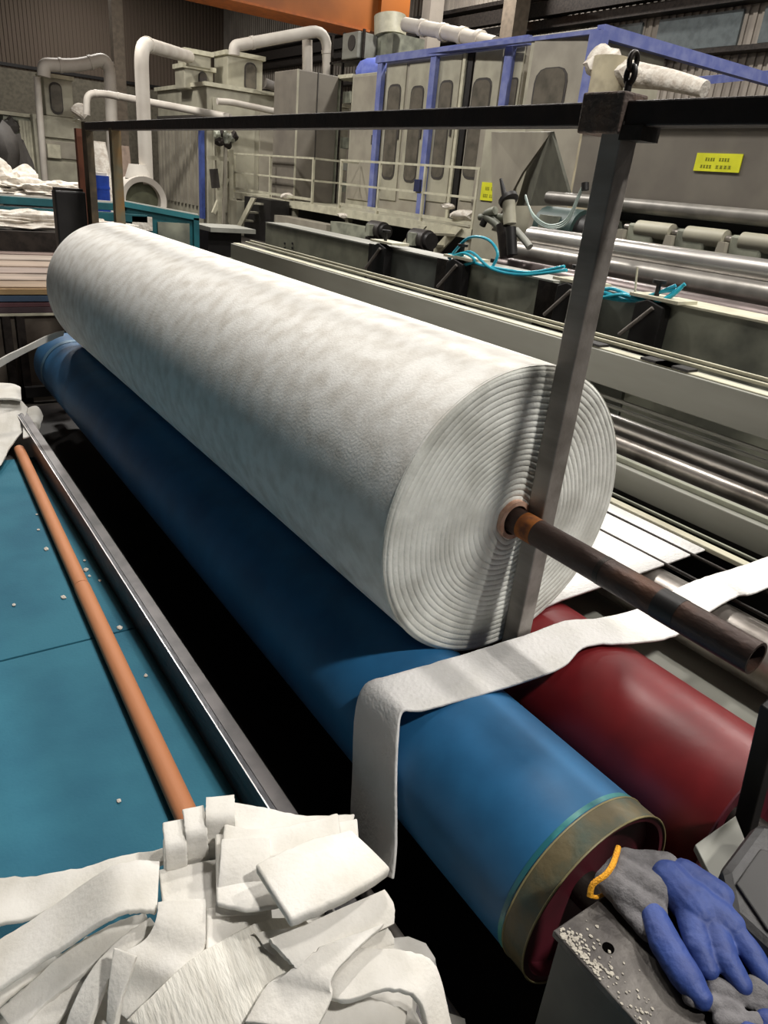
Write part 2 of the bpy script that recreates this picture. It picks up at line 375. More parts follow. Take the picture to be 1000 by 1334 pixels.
# ================================================================== FEED STAND right of the roll  (parallel members)
def hz(z): return 1.6 + .8*(z-1.85)
FY0, FY1 = -.4, 6.0
web = thing('fabric_web', 'wide white fabric web running under the roll from the feed rollers', 'fabric', (2.0, 3, .55))
mb = MB(); prof = [(1.318,.572),(1.36,.590),(1.44,.598),(1.55,.600),(1.92,.603),(2.10,.612)]
NY = 30; vs = []
for i in range(NY+1):
    y = 1.10 + 3.4*i/NY
    for j,(x,z) in enumerate(prof):
        vs.append((x, y + (.006*noise.noise(Vector((x*6,0,0))) if i == 0 else 0), z+.002*noise.noise(Vector((x*5,y*3,0)))))
m_ = len(prof)
o = mb.add(vs, [(i*m_+j,(i+1)*m_+j,(i+1)*m_+j+1,i*m_+j+1) for i in range(NY) for j in range(m_-1)]).build('sheet', FELT, web, True)
md = o.modifiers.new('thick','SOLIDIFY'); md.thickness = .008; md.offset = 1
fs_ = thing('feed_stand', 'grey feed stand with long beams beside the white roll', 'machine', (2.5, 3, 0))
def long_box(name, x0, x1, z0, z1, m, lbl=None, y0=FY0, y1=FY1, bev=.003):
    o = MB().box(x0, x1, y0, y1, z0, z1).build(name, m, fs_, bevel=bev)
    if lbl: o['label'] = lbl
    return o
BX = 2.56
zt = 1.6-BX*.222; zb = 1.6-BX*.277
long_box('main_beam', BX, BX+.12, zb, zt, GREYP, 'broad grey box beam')
long_box('cover_strip', BX+.02, BX+.075, zt, zt+.006, CREAM)
for z, x in ((zt+.022, BX+.13), (zt+.034, BX+.17)): long_box('thin_rail', x, x+.012, z-.014, z, CREAM)
for y in (yx(752,470,BX), yx(845,478,BX), yx(865,485,BX)): MB().box(BX+.015, BX+.08, y-.09, y+.06, zt+.006, zt+.016).build('clip', BLACKM, fs_)
for k, (r0, r1) in enumerate(((-.291,-.297),(-.304,-.310))): long_box('thin_rail', BX+.02, BX+.035, 1.6+(BX+.02)*r1, 1.6+(BX+.02)*r0, GREYP)
x = 2.25; long_box('lower_beam', x, x+.11, 1.6-x*.438, 1.6-x*.397, GREYP, 'lower grey beam with a lit top edge')
long_box('angle_strip', x+.03, x+.05, 1.6-x*.397, 1.6-x*.388, GREYG)
long_box('dark_filler', x+.02, x+.1, .3, 1.6-x*.438, BLACKM)
x = 2.11; long_box('angle_strip', x, x+.035, 1.6-x*.470, 1.6-x*.462, CREAM)
long_box('angle_strip', x+.07, x+.08, 1.6-(x+.07)*.452, 1.6-(x+.07)*.447, GREYG)
x = 2.1; 
long_box('web_plate', 1.86, 2.10, .585, .592, CREAM, y0=1.25)
for x, z in ((1.90, .6095), (2.03, .6155)): MB().cyl((x, FY0, z), (x, FY1, z), .0055, 10).build('gap_line_rod', DSTEEL, fs_, True)  # dark rods standing in for the dark gap lines across the web
for y in (FY0, FY1-.05):
    MB().box(2.45, 2.7, y, y+.05, 0, .92).build('end_frame', GREYG, fs_)
MB().box(1.60, 1.615, .50, FY1, .20, .468).build('edge_plate', CREAM, fs_)
MB().box(1.69, 1.95, FY0, FY1, .38, .395).build('tread_plate', GREYP, fs_)
MB().box(1.66, 2.6, FY0, FY1, .02, .05).build('drip_tray', PIT, fs_)
def roller(label, x, z, r, m, y0=FY0+.06, y1=FY1-.06, g='feed rollers beside the roll', name='steel_roller'):
    t = thing(name, label, 'roller', (x, y0, z-r), g)
    MB().tube([(x, y0, z), (x, y1, z)], r, 40).build('barrel', m, t, True)
    for a, b in ((y0-.05, y0), (y1, y1+.05)): MB().cyl((x, a, z), (x, b, z), r*.35, 16).build('journal', DSTEEL, t, True)
    return t
roller('polished chrome roller just below the broad grey beam', 2.62, 1.6-2.62*.335, .046, CHROME)
roller('dull brown-grey roller between chrome roller and lower beam', 2.46, 1.6-2.46*.364, .036, SHINY)
roller('thick steel roller ending beside the rusty pipe end', 1.88, .505, .085, SHINY, y0=.30, y1=4.9)

# trimmed selvage strip crossing over both rollers and hanging down
def ribbon(pairs, m, name='felt_strip', label=None, th=.012, seg=7, nw=8, nz=.004, group='trimmed white strips in the scrap heap', parent=None, cat='fabric strip', bow=0, fold=0):
    A = arc([p[0] for p in pairs], seg); B = arc([p[1] for p in pairs], seg)
    N_ = len(A); vs = []
    sd = random.random()*50
    for i in range(N_):
        for j in range(nw+1):
            t = j/nw; p = A[i].lerp(B[i], t)
            e = .0025*noise.noise(Vector((i*.9, sd, t*9))) if j in (0, nw) else 0
            p = p + Vector((e, e, nz*noise.noise(Vector((p.x*14, p.y*14, sd))) + bow*math.sin(math.pi*t) + fold*noise.noise(Vector((t*7, sd, i*.05)))))
            vs.append(p)
    k = nw+1
    o = MB().add(vs, [(i*k+j, (i+1)*k+j, (i+1)*k+j+1, i*k+j+1) for i in range(N_-1) for j in range(nw)]).build(name, m, parent, True)
    md = o.modifiers.new('thick', 'SOLIDIFY'); md.thickness = th; md.offset = 0
    md = o.modifiers.new('bev', 'BEVEL'); md.width = th*.35; md.segments = 2; md.limit_method = 'ANGLE'; md.angle_limit = 1.0
    if label: tag(o, label, cat, group)
    return o
def P2(ax, ay, bx, by, za, zb=None):
    return (at(ax, ay, 2, za), at(bx, by, 2, za if zb is None else zb))
ribbon([P2(1100,690,1140,708,.70), P2(1050,708,1094,724,.672), P2(1010,722,1052,742,.655), P2(953,742,985,772,.645), P2(918,752,958,778,.625), P2(880,768,920,800,.612), P2(835,792,880,828,.606), P2(780,806,830,838,.604), P2(735,810,765,842,.603), P2(690,826,735,868,.598), P2(630,845,690,886,.592), P2(560,866,610,910,.592), P2(510,880,550,926,.588),
        (at(476,892,0,.79), at(524,928,0,.79)), (at(463,930,0,.768), at(518,966,0,.768)), (at(460,1000,0,.755), at(516,1020,0,.755)), (at(458,1080,0,.735), at(516,1100,0,.735)), (at(470,1130,0,.71), at(512,1145,0,.71))],
       FELT, 'trim_strip', 'narrow white edge strip crossing both rollers and hanging into the heap', .007, 6, 8, .001, None)

# ================================================================== SCRAP HEAP
G = 'trimmed white strips in the scrap heap'
def rib(label, pairs, m=SCRAP, **k): return ribbon([P2(*p) for p in pairs], m, 'felt_strip', label, **k)
# hidden filler under the heap
mb = MB()
mb.blob((.30, .72, .23), .22, (1.5, 1.0, .28), .3, 4, 3); mb.blob((.10, .82, .20), .2, (1.3, 1.0, .25), .3, 4, 5); mb.blob((.48, .60, .24), .16, (1.2, 1.2, .6), .3, 4, 8)
tag(mb.build('scrap_heap_core', SCRAP, None, True), 'packed white scrap under the loose strips of the heap', 'scrap', None, 'stuff')
rib('thin greyish strip twisting off to the left above the heap', [(-30,1146,-30,1215,.30),(40,1142,40,1196,.30),(100,1134,104,1168,.31),(150,1122,160,1142,.32),(213,1106,216,1122,.33)], nz=.008)
rib('broad smooth strip falling to the left edge from the folds', [(208,1124,204,1188,.42),(176,1124,178,1188,.425),(144,1132,146,1196,.42),(90,1168,84,1234,.37),(40,1202,36,1266,.34),(-30,1246,-30,1312,.31)])
rib('narrow strip running under the broad left strip', [(190,1190,196,1206,.36),(150,1204,160,1228,.35),(90,1240,104,1274,.32),(40,1282,56,1312,.29),(0,1318,24,1352,.27)])
rib('strip lying along the bottom left corner', [(120,1225,150,1245,.33),(80,1262,110,1290,.30),(30,1312,70,1340,.28),(-10,1360,40,1380,.26)])
rib('strip in the lower left corner sloping off the picture', [(60,1232,76,1252,.24),(0,1262,12,1300,.24),(-40,1290,-20,1335,.24)])
rib('low strip peeping out under the bottom left strips', [(110,1290,150,1320,.25),(60,1320,100,1352,.25),(20,1350,60,1380,.25)])
rib('wide strip with a raised bend left of the creased one', [(206,1178,268,1172,.43),(204,1200,268,1215,.425),(190,1225,262,1248,.41),(160,1245,240,1275,.40),(146,1270,215,1300,.37),(146,1310,190,1345,.34)])
rib('creased wide strip running down to the bottom edge', [(390,1195,450,1250,.43),(335,1205,418,1262,.43),(266,1240,372,1290,.42),(215,1282,330,1325,.40),(165,1330,290,1372,.37)], m=CREASE, fold=.0025, nw=24)
rib('loose strip end over the creased one', [(415,1235,500,1205,.46),(380,1262,436,1268,.45),(350,1282,432,1300,.43),(320,1330,410,1345,.41)])
rib('layered strip beneath the flat folded slab', [(350,1225,500,1160,.47),(372,1250,512,1182,.46),(385,1262,512,1205,.45)])
rib('second layer below the slab ending near the dark pit', [(330,1215,500,1200,.44),(372,1262,512,1222,.42),(420,1270,510,1236,.41)])
rib('arched strip end at the bottom beside the dark pit', [(400,1248,426,1300,.40),(460,1238,450,1305,.42),(520,1240,500,1290,.425),(562,1254,540,1300,.41),(580,1310,556,1345,.37),(592,1360,566,1390,.34)])
rib('strip under the arch along the bottom edge', [(380,1306,385,1370,.36),(430,1300,430,1370,.37),(480,1302,470,1372,.365),(530,1318,520,1380,.35)])
rib('flat strip across the bottom below the creased one', [(300,1320,330,1380,.36),(360,1312,380,1372,.375),(410,1318,420,1380,.37)])
rib('wide back strip on top of the heap by the tube end', [(268,1052,262,1100,.44),(300,1046,300,1092,.45),(350,1056,350,1100,.455),(400,1064,395,1105,.45),(462,1062,450,1110,.44)])
rib('flat layer under the slab nearest the hanging strip', [(280,1090,282,1180,.46),(330,1090,330,1188,.465),(400,1078,400,1170,.46),(465,1068,470,1140,.45)])
rib('second back layer partly under the slab', [(292,1076,288,1110,.475),(350,1082,350,1120,.478),(440,1062,446,1100,.47)])
rib('front drop of the folded block left of the slab', [(288,1096,350,1092,.485),(286,1130,352,1125,.478),(282,1165,350,1165,.455),(280,1192,348,1192,.43)])
rib('curled strip edge standing up beside the raised bend', [(150,1236,178,1246,.425),(146,1262,170,1272,.41),(143,1290,160,1300,.39),(142,1330,150,1345,.36)])
rib('thin strip curving between the two bottom left strips', [(196,1196,206,1210,.385),(160,1222,172,1240,.38),(122,1262,140,1284,.36),(96,1310,120,1332,.33),(84,1350,112,1368,.30)])
rib('strip end tucked beneath the creased strip at its top', [(268,1185,268,1240,.415),(310,1180,312,1235,.41),(352,1176,356,1215,.405)])
# stacked fold loops: U-shaped folds seen from the front
def loop(label, x0, y0, x1, y1, zt_, drop, w0):
    a = at(x0, y0, 2, zt_); b = at(x1, y1, 2, zt_)
    d = (b-a); back = Vector((d.y*-1, d.x, 0)).normalized()*w0
    if back.y < 0: back = -back
    rows = [(a+back, b+back), (a+back*.5+Vector((0,0,.004)), b+back*.5+Vector((0,0,.004))), (a, b)]
    for k in range(1, 5):
        t = k/4; dz = Vector((0, 0, -drop*t)); bk = back*(.16*math.sin(math.pi*t)*-1)
        rows.append((a+dz+bk, b+dz+bk))
    dz = Vector((0,0,-drop)); rows.append((a+dz+back*.4, b+dz+back*.4))
    return ribbon(rows, SCRAP, 'felt_strip', label, .009, 5, 4, .001)
loop('leftmost upright fold of the stacked folds', 214, 1104, 243, 1098, .455, .085, .055)
loop('middle upright fold of the stacked folds', 241, 1086, 270, 1080, .470, .085, .055)
loop('right upright fold below the wide back strip', 268, 1068, 306, 1064, .485, .10, .05)
rib('flat strip bridging beneath the three upright folds', [(206,1135,212,1182,.40),(240,1128,245,1185,.405),(290,1120,292,1195,.405),(345,1115,350,1200,.40)])
rib('lower strip under the upright folds beside the tube', [(212,1095,214,1160,.36),(260,1070,262,1160,.37),(300,1062,306,1160,.37)])
# slab
sl = [P2(332,1132,378,1205,.515), P2(372,1112,420,1186,.522), P2(415,1095,468,1162,.52), P2(456,1087,508,1136,.51)]
ribbon(sl, SCRAP, 'felt_strip', 'thick flat folded slab of strip on top of the heap', .024, 6, 8, .003)
# strip at far left over deck end
tag(ribbon([P2(-40,498,-40,520,.36), P2(10,500,12,520,.37), P2(27,505,28,522,.36)], SCRAP, th=.012), 'flat folded cloth at the far left end of the walkway', 'cloth')
tag(ribbon([P2(-40,530,-40,640,.30,.22), P2(0,525,-2,610,.33,.23), P2(22,518,14,582,.34,.26), P2(36,530,30,562,.33,.28)], SCRAP, th=.01, nz=.012, fold=.01), 'crumpled pale cloth draped over the tube end', 'cloth')
tag(ribbon([P2(30,535,30,570,.30), P2(48,530,44,566,.31), P2(56,542,50,562,.28)], SCRAP, th=.008, nz=.01), 'small loop of pale cloth beside the channel end', 'cloth')
tag(ribbon([(at(84,431,1,4.28), at(82,438,1,4.28)), (at(60,437,1,4.25), at(60,446,1,4.25)), (at(30,453,1,4.2), at(30,462,1,4.2)), (at(0,467,1,4.15), at(0,478,1,4.15)), (at(-40,488,1,4.1), at(-40,499,1,4.1))], SCRAP, th=.01), 'white strip leading off the far end of the blue roller', 'fabric strip')
# lint flecks on the deck
mb = MB()
for k, (px, py) in enumerate([(112,742),(116,750),(190,880),(60,715),(50,690),(48,670),(83,778),(18,788),(155,1043),(156,818),(130,756),(110,730)]):
    mb.blob(at(px, py, 2, .203), .006 if k % 3 else .010, (1, 1.4, .4), .5, 1, k)
tag(mb.build('lint_flecks', FLUFF), 'small white lint flecks scattered on the teal walkway', 'lint', None, 'stuff')

# ================================================================== BEARING STAND, GLOVES (bottom right)
ZS = .65
c0 = at(720, 1212, 2, ZS); c1 = at(773, 1182, 2, ZS); c2 = at(835, 1352, 2, ZS)
stand = thing('bearing_stand', 'grey steel machine stand with a dusty top under the gloves', 'stand', (c0.x, c0.y, 0))
ex = 1.6*(c1-c0).normalized() ; 
X0 = c0.x; Y1 = c0.y
MB().box(X0, X0+.21, .02, Y1, ZS-.012, ZS).build('top_plate', STANDM, stand, bevel=.002)
MB().box(X0+.012, X0+.20, .03, Y1-.006, 0, ZS-.012).build('body', SIDEM, stand)
h = at(792, 1235, 2, ZS)
MB().cyl((h.x, h.y, ZS-.001), (h.x, h.y, ZS+.0006), .0085, 24).build('bolt_hole', mat('hole_black', (6,5,5), 1, 0, (4,4,4), spec=0), stand, True)
mb = MB()
for k in range(330):
    px = 730+abs(random.gauss(0, 24)); py = 1222 + (px-735)*.95 + random.gauss(0, 9)
    if k > 250: px = random.uniform(760, 850); py = px*1.0+ 450+random.gauss(25, 25)
    p = at(px, py, 2, ZS+.001)
    if X0+.003 < p.x and p.y < Y1-.003: mb.blob(p, random.uniform(.0007,.0026), (1,1.3,.35), .5, 1, k)
o = mb.build('dust_crust', DUST, stand); o['kind'] = 'stuff'; o['label'] = 'pale dust crust along the corner'
lp = thing('cover_plate', 'pale grey flat plate lying behind the gloves', 'plate', (.95, .36, .6))
p = [at(905,1100,2,.62), at(958,1062,2,.62), at(985,1130,2,.62), at(935,1160,2,.62)]
MB().prism([(v.x, v.y) for v in p], 2, .606, .62).build('plate', GREYP, lp, bevel=.002)
MB().box(.93, 1.1, .28, .36, 0, .606).build('support', DSTEEL, lp)
dv = thing('motor_box', 'dark rounded motor housing at the right edge beside the gloves', 'motor', (1.0, .3, .65))
p = [at(938,1130,2,.70), at(985,1068,2,.70), at(1110,1090,2,.70), at(1110,1270,2,.70), at(1010,1245,2,.70), at(950,1190,2,.70)]
o = MB().prism([(v.x, v.y) for v in p], 2, .625, .70).build('housing', BOXD, dv, bevel=.016)
p = [at(958,1150,2,.705), at(990,1105,2,.705), at(1080,1130,2,.705), at(1080,1230,2,.705), at(1000,1212,2,.705)]
MB().prism([(v.x, v.y) for v in p], 2, .70, .705).build('lid', BLACKM, dv, bevel=.003)

def capsules(segs, name, m, parent, vox=.0022, flat=None, wrinkle=.0012):
    # tapered fingers fused into one surface
    mb = MB()
    for a, b, r0, r1 in segs:
        a = Vector(a); b = Vector(b); n_ = 14; pts = []
        d = (b-a); L = d.length; d.normalize()
        u = Vector((0,0,1)); s = d.cross(u).normalized(); u = s.cross(d)
        rings = []
        for i in range(-4, 15):
            if i < 0: t = 0; f = math.cos((i/-4)*math.pi/2*.98); off = -r0*math.sin((i/-4)*math.pi/2)
            elif i > 10: t = 1; f = math.cos((i-10)/4*math.pi/2*.98); off = r1*math.sin((i-10)/4*math.pi/2)
            else: t = i/10; f = 1; off = 0
            r = (r0+(r1-r0)*t)*f; c = a+d*(L*t+off)
            rings += [c+(s*math.cos(th)+u*math.sin(th)*.8)*r for th in [2*math.pi*k/n_ for k in range(n_)]]
        mb.add(rings, [(i*n_+k, i*n_+(k+1)%n_, (i+1)*n_+(k+1)%n_, (i+1)*n_+k) for i in range(18) for k in range(n_)] + [tuple(range(n_))[::-1], tuple(range(18*n_, 19*n_))])
    o = mb.build(name, m, parent, True)
    md = o.modifiers.new('fuse', 'REMESH'); md.mode = 'VOXEL'; md.voxel_size = vox; md.use_smooth_shade = True
    md = o.modifiers.new('soft', 'SMOOTH'); md.iterations = 6; md.factor = .6
    tx = bpy.data.textures.new('wrinkle', 'CLOUDS'); tx.noise_scale = .018
    md = o.modifiers.new('wrinkle', 'DISPLACE'); md.texture = tx; md.strength = wrinkle*2.5; md.mid_level = .5
    return o
def gp(px, py, dz): return at(px, py, 2, ZS+dz)
gl = thing('work_glove', 'blue rubber-coated work glove with yellow hem lying on the stand', 'glove', (.75, .3, ZS))
z1 = .030
capsules([(gp(872,1146,z1), gp(908,1188,z1), .031, .033), (gp(892,1140,z1), gp(935,1172,z1), .026, .030), (gp(905,1175,z1), gp(948,1205,z1), .033, .028),
          (gp(898,1190,z1), gp(910,1235,z1), .022, .019), (gp(910,1235,z1), gp(922,1262,z1-.006), .019, .015),
          (gp(925,1200,z1), gp(944,1248,z1), .022, .019), (gp(944,1248,z1), gp(966,1282,z1-.008), .019, .015),
          (gp(945,1195,z1), gp(980,1245,z1), .021, .018), (gp(980,1245,z1), gp(1004,1282,z1-.006), .018, .014),
          (gp(945,1175,z1), gp(990,1215,z1), .021, .018), (gp(990,1215,z1), gp(1020,1245,z1-.004), .017, .013),
          ], 'coated_palm', GLOVEB, gl, wrinkle=.0009)['label'] = 'blue rubber palm and four fingers'
capsules([(gp(845,1178,.022), gp(868,1232,.022), .0185, .024), (gp(868,1232,.022), gp(895,1275,.020), .024, .023), (gp(895,1275,.020), gp(912,1298,.016), .023, .017)], 'coated_thumb', GLOVEB, gl, wrinkle=.0009)['label'] = 'blue rubber thumb'
capsules([(gp(796,1150,.022), gp(850,1186,.020), .024, .022), (gp(818,1124,.026), gp(866,1128,.028), .022, .024), (gp(812,1140,.024), gp(855,1160,.024), .027, .028), (gp(798,1160,.016), gp(843,1215,.012), .016, .014), (gp(790,1145,.024), gp(815,1120,.026), .017, .019)], 'knit_cuff', KNIT, gl, wrinkle=.0012)['label'] = 'grey knitted cuff'
hp = arc([gp(768,1168,.020), gp(772,1152,.036), gp(788,1140,.046), gp(798,1126,.048), gp(805,1104,.040)], 5)
MB().tube(hp, .0045, 8).build('cuff_hem', HEM, gl, True)['label'] = 'yellow elastic hem'
hp2 = arc([gp(766,1166,.016), gp(780,1168,.004), gp(800,1150,.002), gp(806,1104,.01)], 5)
MB().tube(hp2, .0030, 8).build('cuff_hem', HEM, gl, True)
g2 = thing('work_glove', 'second grey and blue glove partly hidden under the first one', 'glove', (.75, .22, ZS))
capsules([(gp(900,1300,.012), gp(960,1316,.012), .012, .011), (gp(930,1285,.012), gp(1000,1310,.012), .014, .013), (gp(940,1330,.012), gp(1010,1332,.012), .012, .012), (gp(985,1290,.014), gp(1040,1310,.014), .02, .02)], 'knit_back', KNIT, g2)
capsules([(gp(1000,1330,.014), gp(1050,1350,.012), .015, .013), (gp(975,1345,.014), gp(1030,1362,.012), .013, .012)], 'coated_fingers', GLOVEB, g2)

# ================================================================== CALENDER MACHINE (middle right)
TX = 3.9
tr = thing('machine_trough', 'long grey-green machine bed wall behind the feed stand', 'machine', (TX+.3, 5, 0))
tz = zx(760, 372, TX)
edges = [yx(p, q_, TX) for p, q_ in ((1100,480),(838,400),(725,372),(588,335),(495,318),(345,305))]
shades = [GREYG, mat('bed_panel_b', (112,116,106), .5), GREYG, mat('bed_panel_c', (100,104,98), .5), mat('bed_panel_d', (138,138,120), .5)]
for i in range(5):
    y0, y1 = edges[i], edges[i+1]
    MB().box(TX, TX+.05, y0+.01, y1-.01, .3, tz-.01*i).build('side_panel', shades[i], tr, bevel=.004)
    MB().box(TX-.01, TX+.28, y0+.03, y1-.03, tz-.01*i, tz+.012-.01*i).build('top_plate', GREYP if i else CREAM, tr)
    if i in (1,2,3):
        MB().box(TX-.015, TX, y1-.16, y1+.16, .6, tz-.02).build('joint_plate', DSTEEL, tr)
for (px, py) in ((370,328),(380,328),(370,322),(380,322),(370,334),(380,334)):
    p = at(px, py-5, 0, TX-.012); MB().cyl((TX-.012, p.y, p.z), (TX, p.y, p.z), .012, 8).build('bolt', BLACKM, tr)
for px, py, lb in ((840,418,'black clamp bracket at the right of the cyan hoses'), (738,385,'black clamp bracket with a toggle next to the steel post'), (590,358,'black clamp bracket under the left hose bundle'), (492,335,'black clamp bracket farthest left on the bed wall')):
    y = yx(px, py, TX-.1)
    t = thing('clamp_bracket', lb, 'bracket', (TX-.08, y, tz-.35), 'black clamp brackets on the bed wall')
    MB().prism([(y-.10, tz-.42), (y+.10, tz-.42), (y+.10, tz-.02), (y+.02, tz+.01), (y-.10, tz-.02)], 0, TX-.10, TX-.016).build('plate', BLACKM, t, bevel=.006)
    MB().cyl((TX-.13, y+.14, tz-.22), (TX-.11, y-.04, tz-.03), .013, 10).build('lever', SHINY, t, True)
    MB().cyl((TX-.2, y+.02, tz-.3), (TX-.09, y+.02, tz-.3), .03, 14).build('knob', DSTEEL, t, True)
    MB().box(TX-.09, TX+.1, y-.18, y+.16, tz+.012, tz+.03).build('top_tab', CREAM, t)
    MB().cyl((TX-.02, y+.02, tz+.03), (TX-.02, y+.02, tz+.12), .015, 10).build('stud', BLACKM, t, True)
    MB().cyl((TX-.02, y+.02, tz+.10), (TX-.02, y+.02, tz+.12), .04, 12).build('hand_knob', BLACKM, t, True)
def hose(label, groups_, r=.011, m=CYAN, cat='hose', group='cyan air hoses on the bed wall'):
    t = thing('air_hose', label, cat, tuple(groups_[0][0]), group)
    for pts in groups_: MB().tube(arc(pts, 6), r, 8).build('tube', m, t, True)
    return t
def hp_(lst, X): return [at(a, b, 0, X+c) for a, b, c in lst]
hose('cyan hose bundle on the clamp bracket by the left gate valve', [hp_([(584,332,0),(600,334,.03),(625,345,0),(650,350,0),(690,355,.0),(735,347,.02)], 3.85), hp_([(588,340,0),(612,328,.03),(640,350,0),(680,358,0),(738,352,.02)], 3.84), hp_([(640,350,0),(648,330,.02),(635,312,.03),(610,310,.03),(590,330,.01)], 3.86), hp_([(584,336,0),(604,330,.0),(618,340,.0),(596,346,.0),(586,338,0)], 3.83)])
hose('cyan hose bundle looping to the right clamp bracket', [hp_([(760,374,0),(790,382,.0),(820,392,0),(850,384,.03),(880,372,.06)], 3.85), hp_([(760,380,0),(800,390,.0),(835,392,0),(860,392,.03),(892,370,.06)], 3.84), hp_([(765,384,0),(795,376,.0),(830,388,0),(862,380,.03),(884,378,.06)], 3.86), hp_([(782,388,0),(812,384,.0),(840,394,0),(870,388,.03),(888,374,.06)], 3.83)])
tag(MB().cyl(at(826,388,0,3.9), at(830,348,0,3.9), .006, 8).build('air_nozzle', CREAM, None, True), 'thin white upright rod among the right hoses', 'rod')
# big rollers beyond bed
cm = thing('calender_machine', 'large grey machine hood with a yellow notice above steel rollers', 'machine', (6, 5, 0))
HX = 6.0
ztop = zx(900, 158, HX); zbot = zx(900, 272, HX); ya = yx(1150, 250, HX); yb = yx(742, 260, HX)
MB().box(HX, HX+1.6, ya, yb, zbot, ztop).build('hood', HOODM, cm, bevel=.02)
MB().box(HX-.06, HX+.1, ya, yb+.6, ztop, ztop+.05).build('hood_ledge', BEIGE2, cm)
# sloping chute panels at the left end of hood
def poly(name, pts, th, m, parent):
    pts = [Vector(p) for p in pts]; nn = (pts[1]-pts[0]).cross(pts[2]-pts[0]).normalized()*th
    n = len(pts); MB_ = MB().add(pts + [p+nn for p in pts], [tuple(range(n))[::-1], tuple(range(n,2*n))] + [(i,(i+1)%n,n+(i+1)%n,n+i) for i in range(n)])
    return MB_.build(name, m, parent)
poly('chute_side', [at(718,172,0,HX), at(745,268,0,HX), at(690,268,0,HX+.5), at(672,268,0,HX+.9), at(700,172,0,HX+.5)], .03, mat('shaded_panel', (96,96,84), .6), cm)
poly('chute_front', [at(640,172,0,HX+.9), at(718,172,0,HX+.02), at(680,225,0,HX+.45), at(640,300,0,HX+.9)], .03, BEIGE2, cm)
MB().box(HX+.9, HX+1.2, yx(672,250,HX+.9), yx(622,250,HX+.9), .6, zx(640,165,HX+.9)).build('end_panel', BEIGE, cm)
MB().tube([(HX-.1, ya, zbot-.02), (HX-.1, yb+.2, zbot-.02)], .06, 20).build('hood_pipe', mat('dull_pipe', (130,126,120), .4, .3), cm, True)
MB().box(HX+.3, HX+1.2, ya, yb, .4, zbot).build('inner_frame', BLACKM, cm)
for px in (762, 838, 905, 980):
    y = yx(px, 300, HX-.2)
    MB().box(HX-.25, HX+.3, y-.14, y+.14, zbot-.46, zbot-.16).build('nip_block', GREYG, cm, bevel=.02)
    MB().cyl((HX-.2, y-.3, zbot-.2), (HX-.2, y+.06, zbot-.2), .07, 16).build('air_cylinder', BEIGE, cm, True)
    MB().cyl((HX-.2, y+.06, zbot-.2), (HX-.2, y+.2, zbot-.2), .03, 12).build('piston_rod', SHINY, cm, True)
    MB().prism([(y+.12, zbot-.5),(y+.24, zbot-.5),(y+.2, zbot-.22),(y+.14,zbot-.22)], 0, HX-.3, HX-.24).build('arm', BEIGE2, cm)
MB().cyl((HX-.15, ya, zbot-.5), (HX-.15, yb, zbot-.5), .05, 16).build('tie_bar', GREYP, cm, True)
def notice(X, l, r, t, b, label, parent=None):
    y0 = yx(r, (t+b)/2, X); y1 = yx(l, (t+b)/2, X); z0 = zx((l+r)/2, b, X); z1 = zx((l+r)/2, t, X)
    t_ = thing('notice_sign', label, 'sign', (X, (y0+y1)/2, z0), 'yellow notices on the machines')
    MB().box(X-.012, X-.002, y0, y1, z0, z1).build('board', YEL, t_)
    W_ = y1-y0; H_ = z1-z0
    for row, words in ((.66, ((.22,.44),(.52,.76))), (.26, ((.14,.40),(.48,.84)))):
        for a, b_ in words:
            n = 4
            for k in range(n):                           # blurred block characters
                u0 = a+(b_-a)*k/n; u1 = u0+(b_-a)/n*.72
                ya_, yb_ = y1-u0*W_, y1-u1*W_
                m2 = MB(); zc = z0+row*H_; hh = H_*.085
                m2.box(X-.0135, X-.012, ya_, yb_, zc+hh*.75, zc+hh); m2.box(X-.0135, X-.012, ya_, yb_, zc-hh, zc-hh*.7)
                m2.box(X-.0135, X-.012, ya_, yb_, zc-hh*.12, zc+hh*.12); m2.box(X-.0135, X-.012, (ya_+yb_)/2-.006*W_, (ya_+yb_)/2+.006*W_, zc-hh, zc+hh)
                m2.build('character', INK, t_)
notice(HX, 906, 966, 200, 224, 'yellow notice with two lines of characters on the grey hood')
notice(HX+.9, 627, 652, 238, 262, 'small yellow notice beside the white platform railing')
def broller(label, X, z, r, m, y0, y1, g='large rollers of the calender machine'):
    return roller(label, X, z, r, m, y0, y1, g)
X = 5.0; y0 = -.5
broller('long polished roller with a bright glint below the hood', X, zx(885,338,X), .085, CHROME, y0, yx(690,318,X))
broller('pale grey roller under the polished one', X-.1, zx(900,368,X-.1), .085, mat('satin_roller', (150,146,140), .35, .6), y0, yx(670,345,X-.1))
broller('dark mauve roller lowest above the bed wall', X-.3, zx(900,398,X-.3), .085, mat('mauve_roller', (112,100,98), .35, .5), y0, yx(650,362,X-.3))
tag(MB().box(5.3, 6.2, -1, yx(640,330,5.3), .2, 1.0).build('plinth', BLACKM), 'dark base under the large rollers behind the bed wall', 'plinth')
